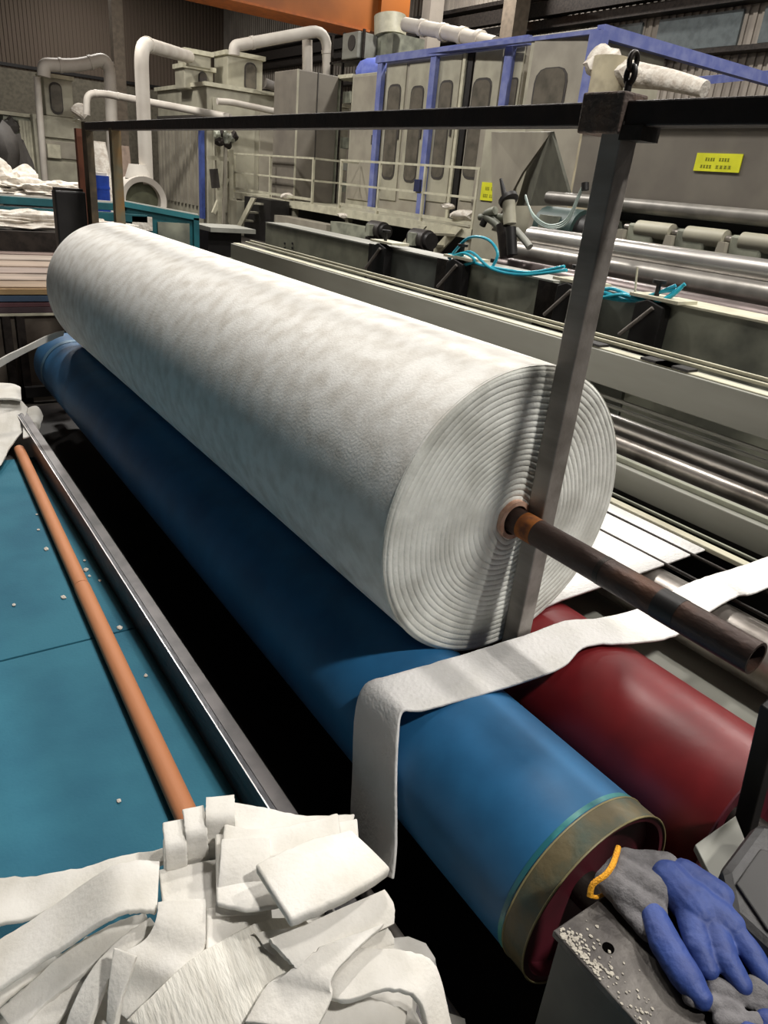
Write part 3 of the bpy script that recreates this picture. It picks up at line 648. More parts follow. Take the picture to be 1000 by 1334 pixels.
# valve / pneumatic actuator
va = thing('gate_valve', 'upright pneumatic cylinder on a bracket beside the small yellow notice', 'valve', tuple(at(668,330,0,4.6)))
VX = 4.6
vb = at(655,330,0,VX)
MB().tube([at(660,335,0,VX), at(655,292,0,VX)], .06, 14).build('foot', DSTEEL, va, True)
MB().tube([at(664,292,0,VX), at(662,262,0,VX)], .055, 16).build('cylinder', BEIGE, va, True)
MB().tube([at(667,332,0,VX-.05), at(665,296,0,VX-.05)], .045, 14).build('mount', BLACKM, va, True)
MB().tube([at(663,262,0,VX), at(661,258,0,VX)], .085, 16).build('flange', BLACKM, va, True)
MB().tube([at(658,258,0,VX), at(652,233,0,VX)], .028, 10, True, .012).build('nozzle', BLACKM, va, True)
MB().tube(arc([at(655,300,0,VX), at(642,288,0,VX), at(632,280,0,VX), at(645,274,0,VX)], 4), .035, 10).build('pipe_bend', GREYG, va, True)
MB().tube([at(672,300,0,VX), at(685,315,0,VX), at(690,322,0,VX)], .03, 10).build('arm', GREYP, va, True)
MB().tube([at(636,276,0,VX), at(628,294,0,VX)], .03, 10).build('handle', BLACKM, va, True)
MB().tube([at(625,283,0,VX+.05), at(660,283,0,VX+.05)], .03, 10).build('cross_pipe', GREYG, va, True)
th_ = thing('clear_hose', 'thin pale hoses looping from the cylinder to a black sensor', 'hose', tuple(at(700,280,0,4.7)))
for k in range(3):
    MB().tube(arc([at(684,258-k*2,0,4.7), at(695,280+k*2,0,4.7), at(715,293+k*2,0,4.7), at(738,285+k*3,0,4.7), at(755,250+k*2,0,4.7), at(760,240,0,4.7)], 5), .008, 6).build('tube', CLEAR, th_, True)
MB().tube([at(762,248,0,4.7), at(762,238,0,4.7)], .03, 10).build('sensor_head', BLACKM, th_, True)

# ================================================================== CARDING LINE (background)
GX = 10.3
def facade(X, l, r, t, b, m, label, depth=1.2, name='machine_cabinet', group='tall cabinets of the carding line', doors=(), ref=120, cat='cabinet', zb_=None, par=None):
    y0 = yx(r, ref, X); y1 = yx(l, ref, X); z1 = zx((l+r)/2, t, X); z0 = 1.0 if zb_ is None else zb_
    o = thing(name, label, cat, (X, (y0+y1)/2, z0), group)
    MB().box(X, X+depth, y0, y1, z0, z1).build('body', m, o, bevel=.02)
    for (dl, dr, dt, db, glass) in doors:
        a = yx(dr, ref, X); b_ = yx(dl, ref, X); za = zx((dl+dr)/2, db, X); zc = zx((dl+dr)/2, dt, X)
        d = MB().box(X-.03, X, a, b_, za, zc).build('door', BEIGE2 if m is not BEIGE2 else BEIGE, o, bevel=.01)
        for (wl, wr_, wt, wb) in glass:
            wa = yx(wr_, ref, X); wb_ = yx(wl, ref, X); z_0 = zx((wl+wr_)/2, wb, X); z_1 = zx((wl+wr_)/2, wt, X)
            rr = (wb_-wa)*.3; pts = []
            for cx, cz, s0 in ((wb_-rr, z_1-rr, 0), (wa+rr, z_1-rr, 90), (wa+rr, z_0+rr, 180), (wb_-rr, z_0+rr, 270)):
                pts += [(cx+rr*math.cos(math.radians(s0+k*30)), cz+rr*math.sin(math.radians(s0+k*30))) for k in range(4)]
            MB().prism([((p0-(wa+wb_)/2)*1.12+(wa+wb_)/2, (p1-(z_0+z_1)/2)*1.05+(z_0+z_1)/2) for p0, p1 in pts], 0, X-.042, X-.03).build('window_gasket', GASK, d)
            MB().prism(pts, 0, X-.048, X-.04).build('window_pane', GLASS, d)
        MB().box(X-.06, X-.03, a+.06, a+.11, (za+zc)/2-.1, (za+zc)/2+.1).build('handle', GASK, d)
    return o
facade(GX, 458, 497, 95, 268, BEIGE, 'pale blank cabinet topped by a blue tarpaulin', doors=[(461,494,99,262,[])])
facade(GX, 500, 560, 78, 270, BEIGE2, 'wide cabinet with two narrow windowed doors between blue posts', doors=[(503,528,84,262,[(508,523,113,232)]), (532,558,82,262,[(538,553,115,236)])])
facade(GX, 565, 601, 67, 275, BEIGE2, 'narrow cabinet with one windowed door right of a blue post', doors=[(569,598,72,265,[(575,590,108,232)])])
facade(GX, 613, 652, 60, 275, BEIGE2, 'cabinet with a broad grey window behind the dark slot', doors=[(616,650,66,265,[(618,640,105,232)])])
facade(GX, 662, 678, 56, 275, BEIGE2, 'slim cabinet beside the rightmost blue post', doors=[(663,677,62,265,[(665,674,104,200)])])
facade(GX-.4, 682, 770, 42, 275, BEIGE, 'large pale cabinet with a single rounded window at the blue corner', doors=[(688,764,48,250,[(698,736,90,150)])], depth=1.6)
op = thing('open_cabinet', 'dark open cabinet bay left of the pale blank cabinet', 'cabinet', (GX, 17, 1), 'tall cabinets of the carding line')
ya_, yb_ = yx(457,120,GX), yx(436,120,GX); zt_ = zx(447,97,GX)
MB().box(GX+.6, GX+.7, ya_, yb_, 1, zt_).build('back', BLACKM, op)
MB().box(GX, GX+.7, ya_, yb_, zt_-.08, zt_).build('top', CREAM, op)
MB().box(GX, GX+.1, yb_-.1, yb_, 1, zt_).build('post', GREYG, op)
for i in range(5): MB().box(GX+.2, GX+.5, ya_+.3, ya_+.7, 1.3+i*.5, 1.55+i*.5).build('switchgear', GREYP if i % 2 else GREYG, op)
ds = thing('dark_gap', 'dark vertical slot between the windowed cabinets', 'slot', (GX, yx(607,120,GX), 1))
MB().box(GX-.02, GX+.6, yx(612,120,GX), yx(604.5,120,GX), 1.0, zx(608,64,GX)).build('gap_shade_box', BLACKM, ds)  # black box put in for the shade of the gap between cabinets
MB().box(GX-.06, GX+.02, yx(604.5,120,GX), yx(601,120,GX), 1.0, zx(602,62,GX)).build('edge_post', CREAM, ds)
bf = thing('blue_gantry', 'blue steel gantry framing the carding line', 'frame', (GX, 12, 1), None)
for px, bt in ((494,80),(562,68),(657,55)):
    y = yx(px, 120, GX-.1); z = zx(px, bt-4, GX-.1)
    MB().box(GX-.14, GX-.04, y-.09, y+.09, 1.0, z).build('post', BLUEF, bf)
yC = yx(775, 80, GX-.5); zC = zx(775, 42, GX-.5)
MB().box(GX-.6, GX-.42, yC-.12, yC+.12, 2.2, zC).build('post', BLUEF, bf)
rp = thing('panel_wall', 'plain beige panel wall below the blue gantry corner', 'panel', (GX-.7, yC, 0))
MB().box(GX-.75, GX-.3, yC-.6, yC+2.2, 0, zx(740, 150, GX-.75)).build('panel', BEIGE2, rp, bevel=.02)
MB().box(GX-.77, GX-.75, yC+.7, yC+.72, 0, zx(740, 150, GX-.75)).build('seam', GASK, rp)
MB().bar(at(492,78,0,GX-.1), at(690,52,0,GX-.1), .12, .14).build('top_beam', BLUEF, bf)
MB().bar(at(560,68,0,GX-.1), (GX-.5, yC, zC), .12, .06).build('top_beam', BLUEF, bf)
e2 = at(1040, 115, 1, yC); MB().bar((GX-.5, yC, zC), (18, yC, e2.z), .16, .18).build('top_beam', BLUEF, bf)
MB().bar(at(880,108,1,yC+1), at(1010,96,1,yC+1), .12, .14).build('brace', BLUEF, bf)
tp = at(475, 82, 0, GX+.2)
tag(MB().blob((GX+.8, yx(475,80,GX+.2), zx(475,88,GX)), 1.0, (.7, .72, .36), .12, 3, 4).build('tarpaulin_bundle', mat('blue_tarp', (96,112,196), .7, 0, (116,130,204), 6, 5, .4, 20), None, True), 'blue tarpaulin bundle on top of the pale blank cabinet', 'tarpaulin')
# filter drum on top
fd = thing('filter_drum', 'round cream filter drum with a fuzzy white pipe on the roofline', 'filter', tuple(at(508,70,0,12.5)))
p = at(508, 48, 0, 12.5); q_ = at(508, 22, 0, 12.5)
MB().cyl(p, q_, .42, 28).build('drum', CREAM, fd, True)
MB().box(12.2, 13.2, p.y-.6, p.y+.8, 3.9, p.z).build('box', GREYG, fd)
MB().tube([at(528,32,0,12.3), at(560,38,0,12.3), at(600,46,0,12.3), at(645,58,0,12.3)], .16, 14).build('pipe', DUCT, fd, True)
for px in (548, 575, 600, 622): MB().tube([at(px,36+(px-548)*.2,0,12.3), at(px+5,37+(px-548)*.2,0,12.3)], .19, 14).build('pipe_ring', DUCT, fd, True)
ac = thing('fan_box', 'small grey fan box on a rack left of the blue tarpaulin', 'fan', tuple(at(455,75,0,11.5)))
p = at(454, 55, 0, 11.5)
MB().box(11.6, 12.2, p.y-.3, p.y+.5, p.z-.35, p.z+.25).build('housing', GREYP, ac, bevel=.03)
MB().cyl((11.58, p.y, p.z), (11.6, p.y, p.z), .18, 18).build('grille', GASK, ac, True)
for dy in (-.4, .6, 1.2): MB().box(11.7, 11.76, p.y+dy, p.y+dy+.06, 0, p.z+.3).build('rack_post', DSTEEL, ac)
for dz in (-.4, -.75): MB().box(11.7, 12.2, p.y-.4, p.y+1.3, p.z+dz, p.z+dz+.05).build('rack_shelf', DSTEEL, ac)
# fuzzy pipe behind the gantry at right
fp = thing('insulated_pipe', 'lint-covered white insulated pipe right of the shackle', 'pipe', tuple(at(800,115,0,8)))
pts = arc([at(778,78,0,8.5), at(800,92,0,8.5), at(830,98,0,8.5), at(870,104,0,8.5), at(918,116,0,8.5)], 4)
MB().tube(pts, .2, 16, True, .09).build('pipe', FLUFF, fp, True)
for k in range(2, 12, 2): MB().blob(pts[k], .24-.010*k, (1.2,1.2,.8), .3, 2, k).build('lint_clump', FLUFF, fp, True)
p = at(792, 98, 0, 8.4)
MB().cyl((p.x,p.y,0), p+Vector((0,0,.2)), .22, 18).build('elbow_drum', mat('beige_drum', (176,166,140), .6), fp, True)

# platforms, railings, stairs
PXX = 9.0
def railing(l, r, label, npost, top=207, rt=None):
    ya_, yb_ = yx(r, 240, PXX), yx(l, 240, PXX)
    t = thing('platform_railing', label, 'railing', (PXX, (ya_+yb_)/2, 1.0), 'white railings on the carding platform')
    for k in range(npost):
        y = ya_+(yb_-ya_)*k/(npost-1)
        MB().box(PXX-.02, PXX+.03, y-.025, y+.025, 1.0, 1.97).build('post', CREAM, t)
    for z in (1.97, 1.5): MB().box(PXX-.015, PXX+.02, ya_-.03, yb_+.03, z-.02, z+.02).build('rail', CREAM, t)
    MB().box(PXX-.01, PXX+.01, ya_, yb_, 1.06, 1.12).build('toe_board', CREAM, t)
    for z in (1.97, 1.5): MB().box(PXX, PXX+1.2, ya_-.03, ya_+.01, z-.02, z+.02).build('return_rail', CREAM, t)
    return t
railing(443, 622, 'long white railing before the windowed cabinets', 4)
railing(305, 407, 'shorter white railing before the tall grey cabinet', 3)
pf = thing('service_platform', 'cream service platform under the white railings', 'platform', (PXX, 14, 0))
ya_, yb_ = yx(618, 285, PXX), yx(300, 250, PXX)
MB().box(PXX-.03, GX+.3, ya_, yb_, .86, .995).build('deck', CREAM, pf)
MB().box(PXX-.04, PXX+.02, ya_, yb_, .84, 1.0).build('edge_beam', CREAM, pf)
for k, px in enumerate((308, 380, 450, 540, 610)):
    y = yx(px, 290, PXX); MB().box(PXX+.02, PXX+.14, y-.06, y+.06, 0, .86).build('leg', BEIGE, pf)
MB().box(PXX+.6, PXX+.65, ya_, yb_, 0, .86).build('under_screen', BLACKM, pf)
def stairs(px0, py0, label):
    p = at(px0, py0, 0, PXX-.1)
    t = thing('steps', label, 'stairs', (PXX-.5, p.y, 0), 'cream steps up to the platform')
    for s in (0, .8):
        MB().prism([(p.y+.9, .0), (p.y+1.15, .0), (p.y+.0, .99), (p.y-.25, .99)], 0, PXX-.9+s, PXX-.86+s).build('stringer', CREAM, t)
    for k in range(4): MB().box(PXX-.86, PXX-.06, p.y+.75-.28*k, p.y+1.0-.28*k, .18+.22*k, .22+.22*k).build('tread', BEIGE, t)
stairs(365, 268, 'left cream steps below the shorter railing')
stairs(590, 290, 'right cream steps below the long railing')
for k, (px, py, r, lb) in enumerate(((368,255,.18,'white waste clump at the end of the shorter railing'),(595,280,.22,'white waste clump at the foot of the long railing'),(445,280,.2,'white waste clump under the long railing left end'),(352,283,.22,'white waste clump on the left steps'),(575,268,.12,'small white waste clump near the middle rail post'))):
    p = at(px, py, 0, PXX-.05 if k != 3 else PXX-.4)
    tag(MB().blob((p.x+.15, p.y, p.z), r, (1,1.4,.45), .4, 2, k).build('waste_clump', FLUFF, None, True), lb, 'waste', 'white waste clumps on the platform')
tag(MB().box(PXX-.07, PXX-.02, yx(546,242,PXX)-.1, yx(546,242,PXX)+.08, zx(546,250,PXX), zx(546,234,PXX)).build('push_button_box', mat('dark_blue_box', (40,46,80), .5)), 'small dark control box hung on the long railing', 'control box')
# item under the platform: dark motors
for k, (px, py, sc, lb) in enumerate(((492,300,.32,'dark motor standing before the platform middle'),(548,312,.34,'dark motor before the right platform steps'),(735,300,.4,'dark green gearbox beneath the grey hood'))):
    X = 8.0 if k < 2 else 5.6; p = at(px, py, 0, X)
    t = thing('drive_motor', lb, 'motor', (p.x, p.y, p.z-sc), 'dark drive motors')
    MB().cyl((p.x, p.y-sc*.6, p.z), (p.x, p.y+sc*.6, p.z), sc*.5, 18).build('housing', mat('motor_%d'%k, (48,44,42) if k < 2 else (46,66,62), .5), t, True)
    MB().cyl((p.x, p.y-sc*.9, p.z), (p.x, p.y-sc*.6, p.z), sc*.4, 18).build('fan_cowl', BLACKM, t, True)
    MB().box(p.x-sc*.5, p.x+sc*.5, p.y-sc*.5, p.y+sc*.5, p.z-sc, p.z-sc*.4).build('foot', DSTEEL, t)
    MB().box(p.x-sc*.7, p.x-sc*.4, p.y-sc*.2, p.y+sc*.2, p.z-.1, p.z+sc*.3).build('terminal_box', GREYG, t)

# container block C with ribbed front, and tall grey cabinet F
CY = 21.5
cx0 = xy(270, 200, CY); cxr = xy(452, 200, CY); czt = zy(270, 112, CY); czt2 = zy(270,112,CY)
yl = CY*1.19
cb = thing('blending_bin', 'big beige ribbed bin with panels behind the shorter railing', 'machine', (cx0, CY, 0))
MB().box(cx0, cxr, CY, yl, 0, czt).build('body', BEIGE, cb, bevel=.02)
MB().box(cx0-.08, cxr, CY-.08, yl+.05, czt, czt+.1).build('roof_edge', CREAM, cb)
nr2 = 13
for k in range(nr2):
    y = CY+.2+(yl-CY-.4)*k/(nr2-1); MB().box(cx0-.07, cx0, y-.07, y+.07, .5, czt-.9).build('rib', BEIGE2, cb)
MB().box(cx0-.04, cx0+.1, CY-.04, yl, czt-.75, czt-.68).build('seam', GASK, cb)
pn = 3
for k in range(pn):
    x0 = cx0+.15+(cxr-cx0-.3)*k/pn; x1 = cx0+(cxr-cx0-.3)*(k+1)/pn
    MB().box(x0, x1, CY-.04, CY, .4, czt-.25).build('side_panel', BEIGE2 if k % 2 else BEIGE, cb, bevel=.01)
MB().box(cx0-.16, cx0-.06, CY+.05, CY+.25, .2, zy(270,165,CY)).build('blue_post', mat('blue_post', (66,84,150), .5), cb)
FY = 17.6
fx0 = xy(384, 180, FY); fx1 = xy(437, 180, FY); fz = zy(400, 92, FY)
tc = thing('tall_cabinet', 'plain tall grey cabinet left of the dark open bay', 'cabinet', (fx0, FY, 0))
MB().box(fx0, fx1, FY, FY+1.2, .99, fz).build('body', HOODM, tc, bevel=.02)
MB().box(fx0, fx0+.04, FY-.03, FY, 1, fz).build('edge_strip', BEIGE, tc)
MB().box(fx0+.55, fx0+.57, FY-.02, FY, 1, fz).build('door_seam', GASK, tc)
# small control panel with handle left of platform
sp = thing('ladder_rack', 'cream rack with a slanting bar at the left platform end', 'rack', tuple(at(290,250,1,20)))
MB().bar(at(283,175,1,20), at(287,345,1,20), .12).build('post', CREAM, sp)
MB().bar(at(300,195,1,20), at(300,290,1,20), .12).build('post', CREAM, sp)
MB().bar(at(296,232,1,20), at(278,278,1,20), .1).build('brace', CREAM, sp)
MB().bar(at(270,205,1,20), at(300,208,1,20), .1).build('rail', CREAM, sp)
MB().bar(at(278,220,1,19.9), at(281,245,1,19.9), .22, .05).build('meter_panel', GASK, sp)
cl_ = thing('valve_cluster', 'dark cluster of valves under the diagonal duct', 'valve', tuple(at(290,180,1,19.5)))
for k in range(8):
    MB().blob(at(280+random.random()*26, 174+random.random()*16, 1, 19.5), (.12), (1,1,1), .4, 2, k).build('valve_body', DSTEEL if k % 2 else GREYG, cl_)
MB().bar(at(294,180,1,19.5), at(290,330,1,19.5), .07).build('stem', BEIGE2, cl_)
# big box before the platform left (steps of machine end)
mbx = thing('end_machine', 'low cream machine end standing left of the platform steps', 'machine', tuple(at(320,290,0,7.6)))
xx = 8.4
for i, (l, r, t, m) in enumerate(((318,352,258,BLACKM),(352,420,286,BEIGE2),(420,470,292,GREYG))):
    MB().box(xx+.1*i, xx+.5, yx(r,290,xx), yx(l,290,xx), 0, zx((l+r)/2,t,xx)).build('housing', m, mbx)
MB().box(xx-.1, xx+.2, yx(312,290,xx)-.05, yx(308,290,xx)+.25, 0, zx(312,262,xx)).build('post', BEIGE, mbx)

# hoppers and ducts
def hopper(l, r, t, b, Y, label, wl=None, wr_=None, wt=0, wb=0, m=BEIGE):
    x0 = xy(l, (t+b)/2, Y); x1 = xy(r, (t+b)/2, Y); z1 = zy((l+r)/2, t, Y); z0 = zy((l+r)/2, b, Y)
    o = thing('hopper', label, 'machine', (x0, Y, z0), 'feed hoppers with a window')
    D = (x1-x0)*.9
    MB().box(x0, x1, Y, Y+D, z0, z1).build('body', m, o, bevel=.03)
    MB().box(x0-.06, x1+.06, Y-.06, Y+D, z1-.06, z1+.05).build('cap', CREAM, o)
    if wl:
        a = xy(wl, (wt+wb)/2, Y); b_ = xy(wr_, (wt+wb)/2, Y); za = zy((wl+wr_)/2, wb, Y); zb_ = zy((wl+wr_)/2, wt, Y); rr = (b_-a)*.45; pts = []
        for cx, cz, s0 in ((b_-rr, zb_-rr, 0), (a+rr, zb_-rr, 90), (a+rr, za+rr, 180), (b_-rr, za+rr, 270)):
            pts += [(cx+rr*math.cos(math.radians(s0+k*22.5)), cz+rr*math.sin(math.radians(s0+k*22.5))) for k in range(5)]
        def pr(sc, y0, y1, nm, mm, par):
            vs = [((p0-(a+b_)/2)*sc+(a+b_)/2, y, (p1-(za+zb_)/2)*sc+(za+zb_)/2) for y in (y0, y1) for p0, p1 in pts]; n = len(pts)
            return MB().add(vs, [tuple(range(n))[::-1], tuple(range(n,2*n))] + [(i,(i+1)%n,n+(i+1)%n,n+i) for i in range(n)]).build(nm, mm, par)
        g = pr(1.15, Y-.05, Y-.0, 'window_gasket', GASK, o); pr(1, Y-.07, Y-.04, 'window_pane', GLASS, g)
    return o
hopper(58, 95, 100, 152, 28, 'leftmost feed hopper with an oval window under the white elbow duct', 66, 80, 110, 146, BEIGE)
hopper(240, 278, 88, 118, 22.5, 'small hopper with a window on the beige ribbed bin', 259, 268, 95, 112)
hopper(242, 275, 68, 88, 22.4, 'upper cap box of the small hopper on the ribbed bin')
hopper(296, 342, 72, 125, 22.2, 'tall hopper with an oval window right of the small hopper', 319, 332, 84, 118)
# lower body of leftmost machine
x0, x1 = xy(46, 190, 28), xy(108, 190, 28); 
lm = thing('opener_machine', 'beige opener machine with stacked panels at the far left', 'machine', (x0, 28, 0))
zt_ = zy(75, 152, 28)
MB().box(x0, x1, 28, 31, 0, zt_).build('body', BEIGE, lm, bevel=.02)
zz = [zy(75, v, 28) for v in (238, 208, 182, 155)]
for i in range(3): MB().box(x0+.1, x1-.1, 27.9, 28, zz[i]+.05, zz[i+1]-.05).build('panel', BEIGE2 if i % 2 else BEIGE, lm, bevel=.01)
p = at(70, 197, 1, 27.85); MB().box(p.x-.2, p.x+.2, 27.8, 27.9, p.z-.2, p.z+.2).build('panel_plate', CREAM, lm)
x0, x1 = xy(8, 190, 28.5), xy(46, 190, 28.5)
rc = thing('ribbed_cabinet', 'ribbed grey-green cabinet left of the opener machine', 'cabinet', (x0, 28.5, 0))
zt_ = zy(28, 152, 28.5)
MB().box(x0, x1, 28.5, 30, 0, zt_).build('body', GREYG, rc)
MB().box(x0-.1, x1+.1, 28.4, 30, zt_, zt_+.1).build('roof', CREAM, rc)
for k in range(5): 
    xk = x0+.55*(x1-x0)+(x1-x0)*.42*k/4; MB().box(xk-.05, xk+.05, 28.4, 28.5, .3, zt_-.1).build('rib', CREAM, rc)
MB().blob(at(14,164,1,28.3), .25, (1,.5,1), .5, 2, 3).build('cobweb_fan', GASK, rc)
ph = thing('pale_partition', 'dark crumpled covers piled at the far left edge', 'cover', tuple(at(15,210,1,20)))
for k, (px, py) in enumerate(((8,200),(20,215),(30,225))): MB().blob(at(px, py, 1, 20+k*.4), .55, (.5,.5,1.2), .4, 2, k).build('fold', GASK, ph, True)
def duct(label, pts, r, m=DUCT, rings=True, k=.5):
    r = r*.72; o = thing('air_duct', label, 'duct', tuple(pts[0]), 'pale air ducts of the carding line')
    MB().tube(elbow(pts, k, 6), r, 18).build('duct_run', m, o, True)
    if rings:
        for i in range(1, len(pts)-1):
            d = (pts[i+1]-pts[i]).normalized(); c = pts[i]+d*min(k, (pts[i+1]-pts[i]).length*.45)
            MB().tube([c, c+d*.08], r*1.12, 18).build('collar', m, o, True)
    return o
duct('white duct arching over the leftmost hopper', [at(57,100,1,27), at(57,84,1,27), at(100,86,1,27), at(136,77,1,27), at(143,92,1,27), Vector((at(144,165,1,27).x, 27, 0))], .26)
duct('thin white duct down the side of the leftmost hopper', [at(48,100,1,27.5), Vector((at(50,150,1,27.5).x, 27.5, 0))], .14, rings=False)
duct('long slanting white duct dropping toward the railing', [at(113,150,1,24), at(113,122,1,24), at(135,122,1,24), at(300,153,1,20.5)], .13)
duct('tall inverted-U white duct above the round blower', [at(191,240,1,18.3), at(183,56,1,18.3), at(246,74,1,22.3)], .21)
duct('short white duct in front of the ribbed bin', [at(283,132,1,20.5), at(300,133,1,20.5), at(390,152,1,20.5)], .11, rings=False)
duct('upper white duct over the tall hopper', [at(305,72,1,21), at(305,60,1,21), at(425,38,1,21), at(431,250,1,21)], .2)
duct('second white drop duct beside the upper duct', [at(400,52,1,21.4), at(402,260,1,21.4)], .2, rings=False)
duct('grey flexible duct behind the tall grey cabinet', [at(345,108,1,21.0), at(365,116,1,21), at(390,118,1,21)], .17, m=mat('flex_duct', (116,110,104), .6))
duct('low lint-covered duct beside the leftmost hopper', [at(112,150,1,27.4), at(104,142,1,27.4), at(100,150,1,27.4)], .3, m=FLUFF)
# blower
bl = thing('blower', 'round white blower fan below the inverted-U duct', 'fan', tuple(at(188,280,1,18)))
p = at(187, 262, 1, 18)
n = 40; mb = MB()
R0, R1 = .52, .40
vs = []
for y, r in ((18, R1), (17.95, R0), (18.6, R0), (18.6, R1)): vs += [(p.x+r*math.cos(2*math.pi*k/n), y, p.z+r*math.sin(2*math.pi*k/n)) for k in range(n)]
mb.add(vs, [(j*n+k, j*n+(k+1)%n, ((j+1)%4)*n+(k+1)%n, ((j+1)%4)*n+k) for j in range(4) for k in range(n)])
mb.build('volute', DUCT, bl, True)
MB().cyl((p.x, 18.2, p.z), (p.x, 18.3, p.z), .42, 30).build('intake', mat('intake_green', (84,86,66), .7), bl, True)
MB().box(p.x-.5, p.x+.5, 18, 18.6, 0, p.z-.4).build('base', GREYG, bl)
MB().cyl((p.x, 18.3, p.z+.45), (p.x+.0, 18.3, p.z+.75), .3, 18, .2).build('outlet', DUCT, bl, True)
# jug / barrel
p = at(131, 265, 1, 12)
br = thing('barrel', 'blue plastic barrel behind the teal machine', 'barrel', (p.x, 12, p.z-.5))
MB().tube([(p.x, 12, p.z-.5), (p.x, 12, p.z-.1), (p.x, 12, p.z+.3), (p.x, 12, p.z+.38)], .14, 24).build('body', BARREL, br, True)
MB().tube([(p.x, 12, p.z+.2), (p.x, 12, p.z+.23)], .147, 24).build('hoop', BARREL, br, True)
MB().cyl((p.x, 12, p.z+.38), (p.x, 12, p.z+.42), .11, 20).build('lid', DUCT, br, True)
tag(MB().box(p.x-.3, p.x+.3, 11.8, 12.4, 0, p.z-.5).build('barrel_stand', DSTEEL), 'dark stand carrying the blue barrel', 'stand')
p = at(131, 232, 1, 15)
tag(MB().tube([(p.x,15,0), (p.x,15,p.z-.1), (p.x,15,p.z+.15), (p.x,15,p.z+.42), (p.x,15,p.z+.6)], .24, 18, True, .12).build('white_sack', FLUFF, None, True), 'white bulging sack behind the blue barrel', 'sack')
p = at(160, 225, 1, 20)
tag(MB().tube([(p.x,20,0), (p.x,20,p.z+.6)], .28, 14, True, .18).build('filter_sleeve', mat('pinkish_sleeve', (160,140,126), .9), None, True), 'pinkish cloth filter sleeve beside the steel column', 'filter sleeve')

# ================================================================== TEAL MACHINE behind the roll
tm = thing('teal_machine', 'low teal painted machine crossing behind the far end of the roll', 'machine', (2.2, 8, 0))
TY = 8.0; z0 = zy(155, 265, TY); xe = xy(258, 285, TY); xs = xy(-20, 255, TY); xm = xy(165, 265, TY)
ze = zy(258, 284, TY)
MB().box(xs, xm, TY, TY+.12, z0-.07, z0).build('top_rail', TEALM, tm, bevel=.005)
MB().box(xs, xm, TY+.02, TY+.05, z0, z0+.015).build('trim_line', DUCT, tm)
MB().box(xs, xm+.2, TY-.02, TY+.12, z0-.17, z0-.09).build('lower_rail', TEALM, tm, bevel=.005)
mb = MB(); mb.prism([(xm-.05, z0-.5), (xm-.05, z0), (xe, ze), (xe, ze-.75)], 1, TY, TY+.1); 
vs = [(xm-.05, TY, .2), (xm-.05, TY, z0), (xe, TY, ze), (xe, TY, .2)]
mb = MB().add(vs+[(a, b+.12, c_) for a, b, c_ in vs], [(0,1,2,3),(7,6,5,4),(0,4,5,1),(1,5,6,2),(2,6,7,3),(3,7,4,0)]); mb.build('end_panel', TEALM, tm, bevel=.004)
MB().bar((xm-.05, TY-.01, z0), (xe, TY-.01, ze), .04, .05).build('sloping_rail', mat('teal_light', (48,120,128), .5), tm)
MB().bar((xm-.1, TY+.01, z0+.035), (xe, TY+.01, ze+.035), .03, .012).build('trim_line', DUCT, tm)
for l, r, t, b, m in ((205,246,290,318,GREYG),(172,198,282,300,FLUFF)):
    MB().box(xy(l,300,TY), xy(r,300,TY), TY-.02, TY, zy((l+r)/2,b,TY), zy((l+r)/2,t,TY)).build('inset_panel', m, tm)
MB().box(xe-.06, xe+.0, TY-.03, TY+.1, .2, ze).build('corner_post', TEALM, tm)
MB().box(xs, xe, TY+.12, TY+.9, 0, .9).build('base', DSTEEL, tm)
# shelf right of teal machine
a = at(262, 293, 1, 9); b = at(310, 296, 1, 9)
tag(MB().box(a.x, b.x+.1, 8.7, 9.3, a.z-.05, a.z).build('grey_shelf', GREYP), 'narrow grey shelf right of the teal machine', 'shelf')
tag(MB().box(a.x+.05, b.x, 8.9, 9.2, 0, a.z-.05).build('shelf_base', BLACKM), 'black cabinet under the narrow grey shelf', 'cabinet')
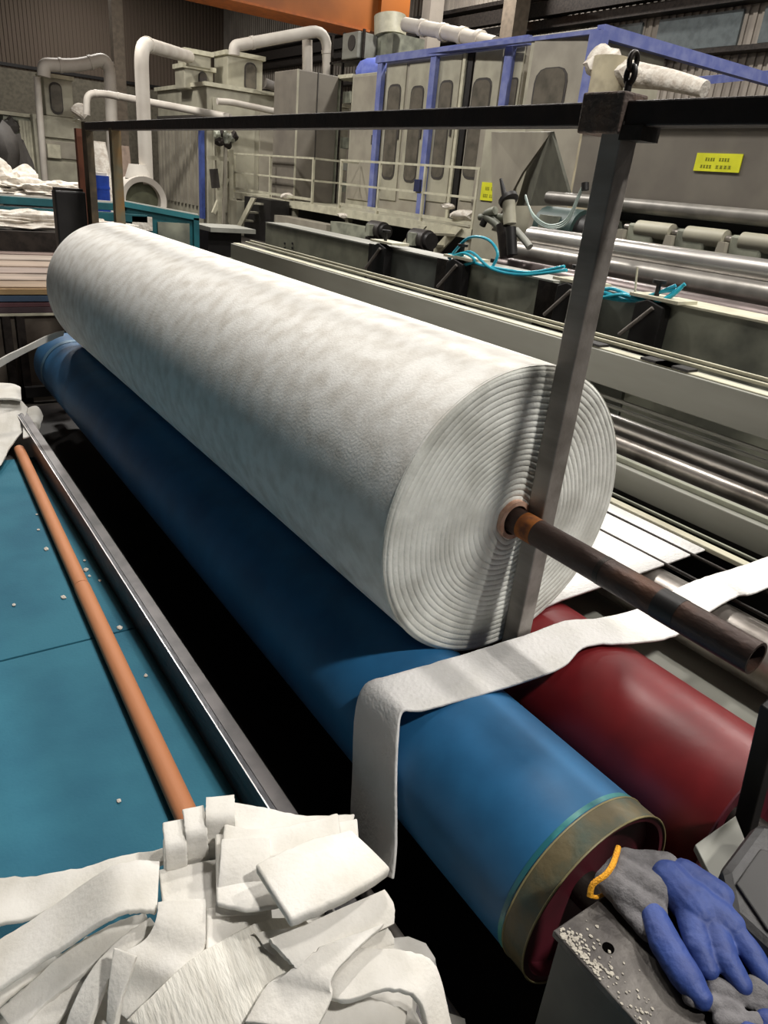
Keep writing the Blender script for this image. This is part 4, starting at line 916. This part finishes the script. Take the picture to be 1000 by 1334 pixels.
# waste piles beyond
for k, (px, py, Y, r, sq, lb) in enumerate(((8,250,13,.5,(1.2,1,.7),'white waste heap at the left picture edge'),(55,250,12.5,.45,(1.6,1,.35),'flat white waste heap before the opener machine'),(25,290,7.2,.34,(2.4,.6,.25),'white fluff lying under the teal rail at left'))):
    p = at(px, py, 1, Y)
    tag(MB().blob(p, r, sq, .45, 5, k).build('waste_heap', FLUFF, None, True), lb, 'waste', 'white waste heaps at the left')
    tag(MB().box(p.x-r*1.2, p.x+r*1.2, Y-.3, Y+.3, 0, p.z-r*sq[2]*.5).build('waste_table', DSTEEL), ('dark table under the '+lb.replace('white waste heap','leftmost heap').replace('flat ','').replace('white ',''))[:90], 'table')
# stack of sheets at left
SY = 5.35
sk = thing('sheet_stack', 'stack of brownish sheets on a table beyond the roll', 'sheet stack', (.5, SY, 0))
xe = xy(62, 390, SY)+.12; xs = -1.6
zA = zy(20, 376, SY); lay = [(zy(20,376,SY), zy(20,384,SY), WOOD), (zy(20,385,SY), zy(20,393,SY), BLUEST), (zy(20,394,SY), zy(20,400,SY), MAR2), (zy(20,400,SY), zy(20,408,SY), mat('dark_plum_sheet', (70,54,58), .7)), (zy(20,408,SY), zy(20,412,SY), CREAM)]
for zt2, zb2, m in lay: MB().box(xs, xe, SY, 9.5, zb2, zt2-.002).build('sheet', m, sk, bevel=.002)
yb2 = min(12, at(20, 306, 2, zA+.08).y)
for k in range(9):
    y0 = SY + .02 + (yb2-SY)*(k/9)**1.1; zq = zA+.002+.009*k
    tone = [(158,136,112),(150,134,120),(140,124,114),(152,134,118),(158,144,132),(134,116,108),(150,138,128),(166,156,146),(150,132,118)][k]
    MB().box(xs, xe+.25+random.uniform(-.1,.1), y0, yb2, zq-.008, zq+.008).build('folded_sheet', mat('sheet_tone_%d'%k, tone, .85, 0, tuple(int(c*.8) for c in tone), 4, 7, .2, 20, (.3,3,3)), sk, bevel=.004)
MB().box(xs, xe, SY+.03, 9.4, 0, lay[-1][1]).build('table_block', mat('grimy_panel', (92,84,74), .8, 0, (70,60,52), 6), sk)
for px in (12, 30): 
    x = xy(px, 440, SY); MB().box(x-.03, x+.02, SY-.01, SY+.03, 0, lay[-1][1]).build('table_leg', DSTEEL, sk)
